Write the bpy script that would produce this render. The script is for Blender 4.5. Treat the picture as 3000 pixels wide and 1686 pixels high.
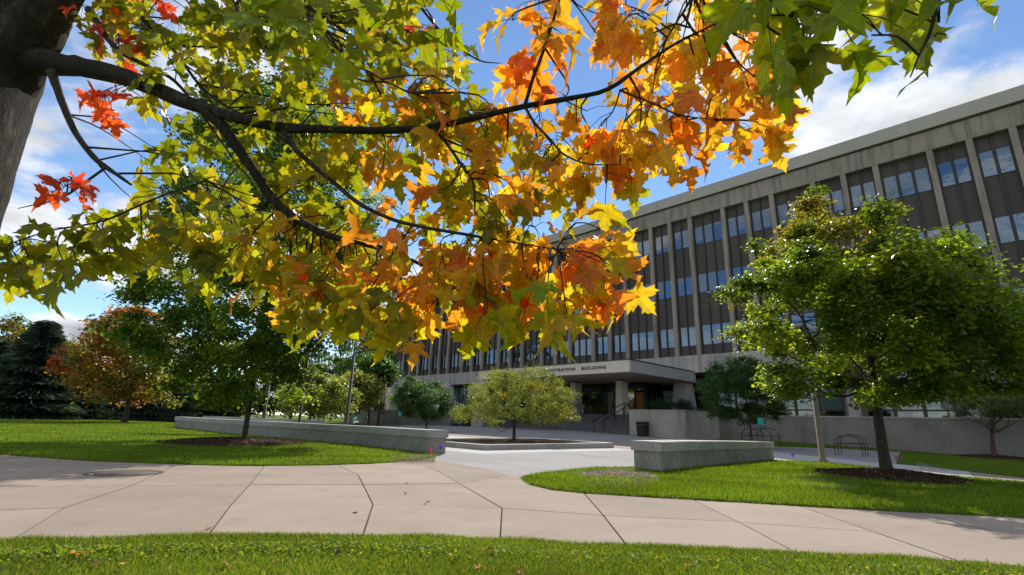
import bpy, math, random
import numpy as np
from mathutils import Matrix, Vector

for o in list(bpy.data.objects): bpy.data.objects.remove(o)
SC = bpy.context.scene
COL = SC.collection
RS = np.random.RandomState(7)
rnd = random.Random(11)

# ------------------------------------------------------------------ camera
FPX = 1431.4; PIT = math.radians(15.27); ROL = math.radians(1.66); ANG = math.radians(44.45); HC = 1.0
cF = np.array([0, math.cos(PIT), math.sin(PIT)])
_U0 = np.array([0, -math.sin(PIT), math.cos(PIT)]); _R0 = np.array([1., 0, 0])
cR = math.cos(ROL) * _R0 + math.sin(ROL) * _U0
cU = -math.sin(ROL) * _R0 + math.cos(ROL) * _U0
CP = np.array([0, 0, HC])
cam = bpy.data.cameras.new('camera'); camo = bpy.data.objects.new('camera', cam); COL.objects.link(camo)
m = Matrix.Identity(4)
for i in range(3):
    m[i][0] = cR[i]; m[i][1] = cU[i]; m[i][2] = -cF[i]; m[i][3] = CP[i]
camo.matrix_world = m
cam.sensor_width = 36; cam.lens = FPX / 3000 * 36; cam.clip_start = 0.05; cam.clip_end = 3000
SC.camera = camo
SC.render.resolution_x = 1024; SC.render.resolution_y = 575

# ------------------------------------------------------------------ world, sun, exposure
SUN_EL = math.radians(41); SUN_AZ = math.radians(9)      # azimuth measured from +Y towards +X
W = bpy.data.worlds.new('World'); SC.world = W; W.use_nodes = True
nt = W.node_tree; nt.nodes.clear()
def N(t, typ, **kw):
    n = t.nodes.new(typ)
    for k, v in kw.items():
        if k == 'op': n.operation = v
        elif k.startswith('i'): n.inputs[int(k[1:])].default_value = v
        else: setattr(n, k, v)
    return n
def LK(t, a, b): t.links.new(a, b)
sky = N(nt, 'ShaderNodeTexSky'); sky.sky_type = 'NISHITA'; sky.sun_disc = False
sky.sun_elevation = SUN_EL; sky.sun_rotation = SUN_AZ; sky.air_density = 0.85; sky.dust_density = 0.0; sky.ozone_density = 2.0
tc = N(nt, 'ShaderNodeTexCoord'); sep = N(nt, 'ShaderNodeSeparateXYZ'); LK(nt, tc.outputs['Generated'], sep.inputs[0])
zz = N(nt, 'ShaderNodeMath', op='MAXIMUM', i1=0.0); LK(nt, sep.outputs[2], zz.inputs[0])
za = N(nt, 'ShaderNodeMath', op='ADD', i1=0.16); LK(nt, zz.outputs[0], za.inputs[0])
dx = N(nt, 'ShaderNodeMath', op='DIVIDE'); LK(nt, sep.outputs[0], dx.inputs[0]); LK(nt, za.outputs[0], dx.inputs[1])
dy = N(nt, 'ShaderNodeMath', op='DIVIDE'); LK(nt, sep.outputs[1], dy.inputs[0]); LK(nt, za.outputs[0], dy.inputs[1])
cb = N(nt, 'ShaderNodeCombineXYZ'); LK(nt, dx.outputs[0], cb.inputs[0]); LK(nt, dy.outputs[0], cb.inputs[1])
CLOUD_OFF = (39.8, 5.45, 2.0)
mp = N(nt, 'ShaderNodeMapping'); mp.inputs['Location'].default_value = CLOUD_OFF; LK(nt, cb.outputs[0], mp.inputs[0])
nz = N(nt, 'ShaderNodeTexNoise'); nz.inputs['Scale'].default_value = 0.95; nz.inputs['Detail'].default_value = 9; nz.inputs['Roughness'].default_value = 0.56; nz.inputs['Distortion'].default_value = 0.15
LK(nt, mp.outputs[0], nz.inputs['Vector'])
cov = N(nt, 'ShaderNodeMapRange'); cov.interpolation_type = 'SMOOTHSTEP'
cov.inputs[1].default_value = 0.475; cov.inputs[2].default_value = 0.555; LK(nt, nz.outputs['Fac'], cov.inputs[0])
thick = N(nt, 'ShaderNodeMapRange'); thick.inputs[1].default_value = 0.54; thick.inputs[2].default_value = 0.68; LK(nt, nz.outputs['Fac'], thick.inputs[0])
n2 = N(nt, 'ShaderNodeTexNoise'); n2.inputs['Scale'].default_value = 3.4; n2.inputs['Detail'].default_value = 6; LK(nt, mp.outputs[0], n2.inputs['Vector'])
lum = N(nt, 'ShaderNodeMapRange'); lum.inputs[1].default_value = 0.3; lum.inputs[2].default_value = 0.7; lum.inputs[3].default_value = 0.72; lum.inputs[4].default_value = 1.2; LK(nt, n2.outputs['Fac'], lum.inputs[0])
cr = N(nt, 'ShaderNodeMix', data_type='RGBA'); LK(nt, thick.outputs[0], cr.inputs[0])
cr.inputs[6].default_value = (4.3, 4.4, 4.55, 1); cr.inputs[7].default_value = (1.5, 1.66, 1.95, 1)
cm = N(nt, 'ShaderNodeMix', data_type='RGBA', blend_type='MULTIPLY'); cm.inputs[0].default_value = 1; LK(nt, cr.outputs[2], cm.inputs[6]); LK(nt, lum.outputs[0], cm.inputs[7])
mx = N(nt, 'ShaderNodeMix', data_type='RGBA'); LK(nt, cov.outputs[0], mx.inputs[0]); hs = N(nt, 'ShaderNodeHueSaturation'); hs.inputs['Saturation'].default_value = 1.05; hs.inputs['Value'].default_value = .80; LK(nt, sky.outputs[0], hs.inputs['Color']); LK(nt, hs.outputs[0], mx.inputs[6]); LK(nt, cm.outputs[2], mx.inputs[7])
bg = N(nt, 'ShaderNodeBackground'); bg.inputs[1].default_value = 0.15; LK(nt, mx.outputs[2], bg.inputs[0])
wo = N(nt, 'ShaderNodeOutputWorld'); LK(nt, bg.outputs[0], wo.inputs[0])

sl = bpy.data.lights.new('sun', 'SUN'); sl.energy = 3.3; sl.angle = math.radians(0.53); sl.color = (1, 0.95, 0.87)
so = bpy.data.objects.new('sun', sl); COL.objects.link(so)
sd = Vector((math.sin(SUN_AZ) * math.cos(SUN_EL), math.cos(SUN_AZ) * math.cos(SUN_EL), math.sin(SUN_EL)))
so.rotation_euler = sd.to_track_quat('Z', 'Y').to_euler(); so.location = (20, 60, 60)
SC.view_settings.view_transform = 'Standard'; SC.view_settings.look = 'None'
SC.view_settings.exposure = 0.6; SC.view_settings.gamma = 1.0; SC.view_settings.use_curve_mapping = False

# ------------------------------------------------------------------ geometry of the place
DA = np.array([-math.sin(ANG), math.cos(ANG), 0]); NV = np.array([math.cos(ANG), math.sin(ANG), 0])   # along facade, into facade
BROT = math.atan2(-math.cos(ANG), math.sin(ANG))
UK = [-30, 0, 5, 10, 17, 22, 27, 40, 55, 75, 200]
VK = [12, 20, 28, 34, 42, 60, 100]
HT = [[0] * 11,
      [-.3, -.2, -.15, -.08, 0, 0, 0, 0, 0, 0, 0],
      [-.6, -.5, -.4, -.2, -.1, 0, .05, .05, 0, 0, 0],
      [-.55, -.42, -.3, -.08, .09, .24, .33, .33, .1, 0, 0],
      [-.5, -.29, -.1, .06, .15, .25, .33, .33, .1, -.1, 0],
      [-.3, -.2, -.1, 0, .1, .1, .1, .1, .1, 0, 0],
      [0] * 11]
def huv(u, v):
    if v <= VK[0]: return 0.0
    if v >= VK[-1]: return 0.0
    i = max(k for k in range(len(VK)) if VK[k] <= v)
    a = np.interp(u, UK, HT[i]); b = np.interp(u, UK, HT[i + 1])
    return a + (b - a) * (v - VK[i]) / (VK[i + 1] - VK[i])
def hxy(x, y):
    return huv(x * DA[0] + y * DA[1], x * NV[0] + y * NV[1])
def W3(u, v, z=0.0):
    p = DA * u + NV * v; return (p[0], p[1], z)
def uvof(p): return p[0] * DA[0] + p[1] * DA[1], p[0] * NV[0] + p[1] * NV[1]
def ray(x, y): return cF + (x - 1500) / FPX * cR + (843 - y) / FPX * cU
def gp(x, y, dz=0.0):
    """photo pixel (3000 wide) -> point on the ground"""
    d = ray(x, y); z = 0.0
    for _ in range(12):
        t = (z + dz - HC) / d[2]; p = CP + t * d; z = hxy(p[0], p[1])
    return np.array([p[0], p[1], z + dz])
def atY(x, y, depth):
    """photo pixel -> point at a given distance along the view axis"""
    return CP + depth * ray(x, y)
K = 3000 / 2576.0

# ------------------------------------------------------------------ materials
MATS = {}
def mat(name, fn):
    m = bpy.data.materials.new(name); m.use_nodes = True; t = m.node_tree; t.nodes.clear()
    out = N(t, 'ShaderNodeOutputMaterial'); fn(t, out); MATS[name] = m; return m
def bsdf(t, col=(.5, .5, .5), rough=.8, spec=.3, metal=0):
    b = N(t, 'ShaderNodeBsdfPrincipled')
    if col is not None: b.inputs['Base Color'].default_value = (*col, 1)
    b.inputs['Roughness'].default_value = rough; b.inputs['Specular IOR Level'].default_value = spec; b.inputs['Metallic'].default_value = metal
    return b
def noise(t, scale, detail=5, rough=.55, vec=None, coord='Object', stretch=None):
    n = N(t, 'ShaderNodeTexNoise'); n.inputs['Scale'].default_value = scale; n.inputs['Detail'].default_value = detail; n.inputs['Roughness'].default_value = rough
    if vec is None:
        c = N(t, 'ShaderNodeTexCoord'); vec = c.outputs[coord]
        if coord == 'Position':
            pass
    if stretch:
        mpn = N(t, 'ShaderNodeMapping'); mpn.inputs['Scale'].default_value = stretch; LK(t, vec, mpn.inputs[0]); vec = mpn.outputs[0]
    LK(t, vec, n.inputs['Vector']); return n
def posv(t):
    g = N(t, 'ShaderNodeNewGeometry'); return g.outputs['Position']
def ramp(t, src, stops):
    r = N(t, 'ShaderNodeValToRGB'); e = r.color_ramp.elements
    while len(e) < len(stops): e.new(0.5)
    for el, (p, c) in zip(e, stops): el.position = p; el.color = (*c, 1)
    LK(t, src, r.inputs[0]); return r
def mixc(t, fac, a, b, blend='MIX'):
    mm = N(t, 'ShaderNodeMix', data_type='RGBA', blend_type=blend)
    for s, idx in ((fac, 0), (a, 6), (b, 7)):
        if isinstance(s, (int, float)): mm.inputs[idx].default_value = s
        elif isinstance(s, tuple): mm.inputs[idx].default_value = (*s, 1) if len(s) == 3 else s
        else: LK(t, s, mm.inputs[idx])
    return mm.outputs[2]
def bump(t, b, h, strength=.3, dist=.01):
    n = N(t, 'ShaderNodeBump'); n.inputs['Strength'].default_value = strength; n.inputs['Distance'].default_value = dist
    LK(t, h, n.inputs['Height']); LK(t, n.outputs[0], b.inputs['Normal'])
def surf(name, c1, c2, sc_big=.6, sc_fine=60, rough=.85, spec=.25, fine=.25, bstr=.25, bdist=.004, stain=None, streak=None, objrnd=0.0):
    def fn(t, out):
        b = bsdf(t, c1, rough, spec); p = posv(t)
        big = noise(t, sc_big, 6, .6, p); fn_ = noise(t, sc_fine, 3, .6, p)
        r = ramp(t, big.outputs['Fac'], [(.3, c1), (.7, c2)])
        f2 = N(t, 'ShaderNodeMapRange'); f2.inputs[1].default_value = .25; f2.inputs[2].default_value = .75; f2.inputs[3].default_value = 1 - fine; f2.inputs[4].default_value = 1 + fine
        LK(t, fn_.outputs['Fac'], f2.inputs[0])
        c = mixc(t, 1.0, r.outputs[0], f2.outputs[0], 'MULTIPLY')
        if stain:
            s = noise(t, stain[0], 7, .7, p); rr = ramp(t, s.outputs['Fac'], [(stain[1], (0, 0, 0)), (stain[2], (1, 1, 1))])
            c = mixc(t, rr.outputs[0], c, mixc(t, 1.0, c, stain[3], 'MULTIPLY'))
        if streak:
            s = noise(t, 1.0, 5, .6, p, stretch=streak[0]); rr = ramp(t, s.outputs['Fac'], [(streak[1], (0, 0, 0)), (streak[2], (1, 1, 1))])
            c = mixc(t, rr.outputs[0], c, mixc(t, 1.0, c, streak[3], 'MULTIPLY'))
        if objrnd:
            oi = N(t, 'ShaderNodeObjectInfo'); f3 = N(t, 'ShaderNodeMapRange'); f3.inputs[3].default_value = 1 - objrnd; f3.inputs[4].default_value = 1 + objrnd
            LK(t, oi.outputs['Random'], f3.inputs[0]); c = mixc(t, 1.0, c, f3.outputs[0], 'MULTIPLY')
        LK(t, c, b.inputs['Base Color']); bump(t, b, fn_.outputs['Fac'], bstr, bdist)
        LK(t, b.outputs[0], out.inputs[0])
    return mat(name, fn)
surf('path_concrete', (.30, .238, .182), (.37, .295, .228), .9, 90, .9, .2, .16, .4, .002, stain=(1.7, .56, .76, (.80, .78, .76)), objrnd=.09)
surf('plaza_grey', (.275, .258, .25), (.33, .312, .302), .4, 70, .85, .25, .12, .2, .002, stain=(.9, .55, .75, (.82, .82, .83)), objrnd=.05)
surf('plaza_white', (.45, .43, .42), (.52, .50, .485), .8, 8, .85, .25, .12, .2, .002, stain=(1.2, .6, .75, (.85, .85, .86)), objrnd=.05)
surf('plaza_tan', (.35, .265, .21), (.41, .31, .25), .5, 60, .9, .2, .1, .2, .002, objrnd=.05)
surf('joint_dirt', (.05, .042, .036), (.09, .075, .06), 4, 80, .95, .1)
surf('facade_concrete', (.33, .265, .215), (.40, .33, .272), .35, 45, .9, .2, .18, .3, .006, streak=((2.2, 2.2, .22), .48, .66, (.60, .60, .62)), stain=(.22, .52, .68, (.78, .77, .77)))
surf('parapet_concrete', (.45, .395, .335), (.50, .44, .38), .3, 40, .9, .2, .08, .15, .003, streak=((1.5, 1.5, .2), .55, .75, (.86, .86, .86)))
surf('belt_concrete', (.46, .395, .345), (.55, .48, .42), .5, 40, .9, .2, .12, .2, .003, streak=((2.2, 2.2, .18), .46, .66, (.62, .62, .65)))
surf('canopy_concrete', (.72, .60, .49), (.78, .66, .545), .4, 50, .9, .2, .1, .15, .003, streak=((2, 2, .25), .6, .8, (.85, .83, .8)))
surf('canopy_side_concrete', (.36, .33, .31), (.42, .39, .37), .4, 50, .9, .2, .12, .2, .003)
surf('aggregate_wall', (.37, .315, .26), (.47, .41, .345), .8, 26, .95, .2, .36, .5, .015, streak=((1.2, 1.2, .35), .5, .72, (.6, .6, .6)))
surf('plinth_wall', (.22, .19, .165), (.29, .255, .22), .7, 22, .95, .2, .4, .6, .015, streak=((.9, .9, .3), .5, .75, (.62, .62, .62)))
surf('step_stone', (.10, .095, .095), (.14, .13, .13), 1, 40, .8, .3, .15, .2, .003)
surf('soffit_paint', (.58, .48, .38), (.62, .52, .42), .4, 40, .9, .2, .05, .1, .002)
surf('spandrel', (.095, .076, .066), (.112, .091, .079), .8, 70, .7, .3, .14, .2, .002, objrnd=.12)
surf('mullion_bronze', (.050, .037, .030), (.062, .046, .037), 2, 60, .5, .4, .1)
surf('dark_metal', (.018, .017, .018), (.024, .022, .022), 3, 60, .45, .5, .1)
surf('pole_paint', (.032, .026, .026), (.042, .035, .034), 2, 60, .55, .4, .1)
surf('tan_post', (.20, .155, .12), (.25, .195, .15), 2, 60, .8, .3, .25)
surf('soil', (.15, .115, .08), (.25, .20, .145), 3, 35, .95, .1, .45, .8, .02)
surf('mulch', (.075, .042, .028), (.16, .092, .062), 4, 40, .95, .1, .55, .9, .03)
surf('brick', (.20, .075, .05), (.27, .11, .075), 2, 30, .9, .2, .2)
surf('white_trim', (.62, .60, .57), (.7, .68, .64), 1, 30, .7, .3, .06)
surf('bin_black', (.014, .013, .015), (.022, .02, .022), 3, 50, .6, .35, .2, .3, .004)
surf('bin_blue', (.022, .032, .075), (.028, .04, .09), 2, 50, .5, .4, .1)
surf('iron', (.075, .052, .045), (.12, .085, .07), 6, 60, .75, .35, .3, .5, .004)
def granite(name, c1, c2, spk, stain):
    def fn(t, out):
        b = bsdf(t, c1, .6, .35); p = posv(t)
        a = noise(t, 95, 2, .5, p); d = noise(t, 45, 2, .5, p); s = noise(t, 1.1, 6, .65, p)
        r = ramp(t, a.outputs['Fac'], [(.34, (.15, .14, .13)), (.46, c1), (.58, c2), (.66, spk)])
        r2 = ramp(t, d.outputs['Fac'], [(.35, (.5, .5, .5)), (.55, (1.05, 1.05, 1.05))])
        c = mixc(t, 1.0, r.outputs[0], r2.outputs[0], 'MULTIPLY')
        rr = ramp(t, s.outputs['Fac'], [(.45, (0, 0, 0)), (.7, (1, 1, 1))])
        c = mixc(t, rr.outputs[0], c, mixc(t, 1.0, c, stain, 'MULTIPLY'))
        oi = N(t, 'ShaderNodeObjectInfo'); f3 = N(t, 'ShaderNodeMapRange'); f3.inputs[3].default_value = .9; f3.inputs[4].default_value = 1.1
        LK(t, oi.outputs['Random'], f3.inputs[0]); c = mixc(t, 1.0, c, f3.outputs[0], 'MULTIPLY')
        LK(t, c, b.inputs['Base Color']); bump(t, b, a.outputs['Fac'], .15, .002); LK(t, b.outputs[0], out.inputs[0])
    return mat(name, fn)
granite('granite_cap', (.38, .345, .305), (.48, .44, .395), (.62, .57, .52), (.86, .86, .84))
granite('granite_base', (.28, .255, .215), (.37, .34, .29), (.50, .465, .41), (.62, .66, .58))
def glass(name, dark, refl, rough=.02, tint=(.9, .95, 1)):
    def fn(t, out):
        d = N(t, 'ShaderNodeBsdfDiffuse'); g = N(t, 'ShaderNodeBsdfGlossy'); g.inputs['Roughness'].default_value = rough; g.inputs[0].default_value = (*tint, 1)
        p = posv(t); n_ = noise(t, .55, 3, .5, p); bp = N(t, 'ShaderNodeBump'); bp.inputs['Strength'].default_value = .10; bp.inputs['Distance'].default_value = .12
        LK(t, n_.outputs['Fac'], bp.inputs['Height']); LK(t, bp.outputs[0], g.inputs['Normal'])
        oi = N(t, 'ShaderNodeObjectInfo'); f3 = N(t, 'ShaderNodeMapRange'); f3.inputs[3].default_value = .75; f3.inputs[4].default_value = 1.2
        LK(t, oi.outputs['Random'], f3.inputs[0]); LK(t, mixc(t, 1.0, dark, f3.outputs[0], 'MULTIPLY'), d.inputs[0])
        fr = N(t, 'ShaderNodeFresnel'); fr.inputs[0].default_value = 1.5
        ad = N(t, 'ShaderNodeMath', op='ADD', i1=refl); LK(t, fr.outputs[0], ad.inputs[0])
        ms = N(t, 'ShaderNodeMixShader'); LK(t, ad.outputs[0], ms.inputs[0]); LK(t, d.outputs[0], ms.inputs[1]); LK(t, g.outputs[0], ms.inputs[2]); LK(t, ms.outputs[0], out.inputs[0])
    return mat(name, fn)
glass('window_glass', (.02, .025, .032), .19, .02, (.62, .80, 1.0))
glass('window_blind', (.17, .185, .205), .10, .02, (.8, .9, 1))
glass('window_dark', (.008, .008, .009), .10)
glass('window_teal', (.115, .165, .16), .07)
glass('door_glass', (.012, .012, .012), .42)
surf('boarded_door', (.30, .13, .035), (.42, .19, .05), 6, 40, .8, .2, .2)
def plain(name, col, rough=.7, spec=.3):
    def fn(t, out):
        b = bsdf(t, col, rough, spec); n_ = noise(t, 14, 4, .6, posv(t)); f = N(t, 'ShaderNodeMapRange'); f.inputs[3].default_value = .82; f.inputs[4].default_value = 1.15
        LK(t, n_.outputs['Fac'], f.inputs[0]); LK(t, mixc(t, 1.0, col, f.outputs[0], 'MULTIPLY'), b.inputs['Base Color']); LK(t, b.outputs[0], out.inputs[0])
    return mat(name, fn)
plain('lettering_bronze', (.03, .025, .022), .5)
plain('sign_green', (.03, .17, .09)); plain('sign_teal', (.02, .36, .28)); plain('sign_white', (.7, .72, .7))
def pennant(name, col):
    def fn(t, out):
        d = N(t, 'ShaderNodeBsdfDiffuse'); d.inputs[0].default_value = (*col, 1); tr = N(t, 'ShaderNodeBsdfTranslucent'); tr.inputs[0].default_value = (*col, 1); ms = N(t, 'ShaderNodeMixShader'); ms.inputs[0].default_value = .5; LK(t, d.outputs[0], ms.inputs[1]); LK(t, tr.outputs[0], ms.inputs[2]); LK(t, ms.outputs[0], out.inputs[0])
    return mat(name, fn)
pennant('flag_pink', (.95, .08, .22)); pennant('flag_purple', (.38, .14, .60)); pennant('flag_red', (.75, .07, .07)); plain('banner_blue', (.055, .06, .28)); plain('banner_white', (.65, .67, .7))
plain('car_paint', (.25, .32, .42), .3, .5); plain('rubber', (.02, .02, .02), .8)
def foliage(name, trans=.45, rough=.42, spec=.35, gain=1.7, veins=False):
    """colour comes from the leaf's own colour attribute times the object's colour"""
    def fn(t, out):
        at = N(t, 'ShaderNodeAttribute'); at.attribute_name = 'Col'
        oi = N(t, 'ShaderNodeObjectInfo'); c = mixc(t, 1.0, at.outputs['Color'], oi.outputs['Color'], 'MULTIPLY')
        if veins:
            uvn = N(t, 'ShaderNodeUVMap'); uvn.uv_map = 'UVMap'; sp = N(t, 'ShaderNodeSeparateXYZ'); LK(t, uvn.outputs[0], sp.inputs[0])
            sx = N(t, 'ShaderNodeMath', op='SUBTRACT', i1=.5); LK(t, sp.outputs[0], sx.inputs[0]); ax = N(t, 'ShaderNodeMath', op='ABSOLUTE'); LK(t, sx.outputs[0], ax.inputs[0])
            ds = None
            for ang in (0, 30, 54.5, 86):
                ca, sa = math.cos(math.radians(ang)), math.sin(math.radians(ang))
                a1 = N(t, 'ShaderNodeMath', op='MULTIPLY', i1=ca); LK(t, ax.outputs[0], a1.inputs[0])
                a2 = N(t, 'ShaderNodeMath', op='MULTIPLY', i1=sa); LK(t, sp.outputs[1], a2.inputs[0])
                if ang == 30:
                    a0 = N(t, 'ShaderNodeMath', op='SUBTRACT', i1=.42); LK(t, sp.outputs[1], a0.inputs[0]); LK(t, a0.outputs[0], a2.inputs[0])
                s_ = N(t, 'ShaderNodeMath', op='SUBTRACT'); LK(t, a1.outputs[0], s_.inputs[0]); LK(t, a2.outputs[0], s_.inputs[1])
                ab = N(t, 'ShaderNodeMath', op='ABSOLUTE'); LK(t, s_.outputs[0], ab.inputs[0])
                if ds is None: ds = ab
                else:
                    mn = N(t, 'ShaderNodeMath', op='MINIMUM'); LK(t, ds.outputs[0], mn.inputs[0]); LK(t, ab.outputs[0], mn.inputs[1]); ds = mn
            vr = N(t, 'ShaderNodeMapRange'); vr.inputs[1].default_value = .004; vr.inputs[2].default_value = .02; vr.inputs[3].default_value = .75; vr.inputs[4].default_value = 0; LK(t, ds.outputs[0], vr.inputs[0])
            ad = N(t, 'ShaderNodeVectorMath'); ad.operation = 'ADD'; LK(t, uvn.outputs[0], ad.inputs[0])
            rn = N(t, 'ShaderNodeMath', op='MULTIPLY', i1=37.0); LK(t, oi.outputs['Random'], rn.inputs[0]); LK(t, rn.outputs[0], ad.inputs[1])
            nn = noise(t, 3.2, 5, .65, ad.outputs[0]); rr = ramp(t, nn.outputs['Fac'], [(.3, (.62, .72, .7)), (.55, (1, 1, 1)), (.75, (1.12, .92, .8))])
            c = mixc(t, 1.0, c, rr.outputs[0], 'MULTIPLY')
            nf = noise(t, 26, 2, .5, ad.outputs[0]); rf = ramp(t, nf.outputs['Fac'], [(.27, (.35, .25, .2)), (.34, (1, 1, 1))])
            c = mixc(t, 1.0, c, rf.outputs[0], 'MULTIPLY')
            c = mixc(t, vr.outputs[0], c, mixc(t, 1.0, c, (1.5, 1.35, 1.2), 'MULTIPLY'))
        if veins:
            wr_ = N(t, 'ShaderNodeMapRange'); wr_.inputs[1].default_value = 0.0; wr_.inputs[2].default_value = .11; wr_.inputs[3].default_value = 1; wr_.inputs[4].default_value = 0; LK(t, ds.outputs[0], wr_.inputs[0])
            c = mixc(t, wr_.outputs[0], c, mixc(t, 1.0, c, (.98, 1.1, .95), 'MULTIPLY'))
        b = bsdf(t, None, rough, spec); LK(t, c, b.inputs['Base Color'])
        tr = N(t, 'ShaderNodeBsdfTranslucent'); LK(t, mixc(t, 1.0, c, (gain, gain * 1.02, gain * .4), 'MULTIPLY'), tr.inputs[0])
        ms = N(t, 'ShaderNodeMixShader'); ms.inputs[0].default_value = trans; LK(t, b.outputs[0], ms.inputs[1]); LK(t, tr.outputs[0], ms.inputs[2]); LK(t, ms.outputs[0], out.inputs[0])
    return mat(name, fn)
foliage('tree_leaf', .55, .34, .45, 3.2); foliage('needle', .15, .6, .2, 1.2); foliage('grass_blade', .45, .6, .2, 1.6); foliage('maple_leaf', .64, .36, .45, 1.85, True)
def barkfn(name, c1, c2, moss, sc=9):
    def fn(t, out):
        b = bsdf(t, c1, .9, .2); p = posv(t)
        a = noise(t, sc, 8, .7, p, stretch=(1, 1, .35)); d = noise(t, sc * 5, 4, .6, p); ms_ = noise(t, 2.2, 6, .65, p)
        r = ramp(t, a.outputs['Fac'], [(.32, tuple(x * .35 for x in c1)), (.5, c1), (.68, c2)])
        r2 = ramp(t, d.outputs['Fac'], [(.3, (.55, .55, .55)), (.6, (1.1, 1.1, 1.1))]); c = mixc(t, 1.0, r.outputs[0], r2.outputs[0], 'MULTIPLY')
        rr = ramp(t, ms_.outputs['Fac'], [(.47, (0, 0, 0)), (.62, (1, 1, 1))]); c = mixc(t, rr.outputs[0], c, moss)
        LK(t, c, b.inputs['Base Color']); bump(t, b, a.outputs['Fac'], .9, .02); LK(t, b.outputs[0], out.inputs[0])
    return mat(name, fn)
barkfn('bark_grey', (.052, .041, .032), (.15, .125, .10), (.024, .022, .012), 22)
barkfn('bark_twig', (.060, .045, .036), (.12, .095, .078), (.07, .055, .045), 30)
barkfn('bark_brown', (.085, .06, .045), (.15, .11, .085), (.06, .05, .03), 14)
barkfn('bark_branch', (.045, .034, .027), (.115, .09, .072), (.03, .026, .018), 38)
barkfn('bark_red', (.15, .06, .045), (.22, .10, .075), (.10, .06, .045), 14)
def grassground(name, cols):
    def fn(t, out):
        b = bsdf(t, None, .95, .1); p = posv(t)
        a = noise(t, .35, 6, .6, p); d = noise(t, 22, 4, .65, p)
        r = ramp(t, a.outputs['Fac'], [(.3, cols[0]), (.55, cols[1]), (.75, cols[2])]); r2 = ramp(t, d.outputs['Fac'], [(.3, (.55, .55, .55)), (.7, (1.3, 1.3, 1.25))])
        LK(t, mixc(t, 1.0, r.outputs[0], r2.outputs[0], 'MULTIPLY'), b.inputs['Base Color']); bump(t, b, d.outputs['Fac'], .9, .05); LK(t, b.outputs[0], out.inputs[0])
    return mat(name, fn)
grassground('turf', [(.08, .135, .006), (.105, .165, .008), (.14, .18, .015)])

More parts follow.
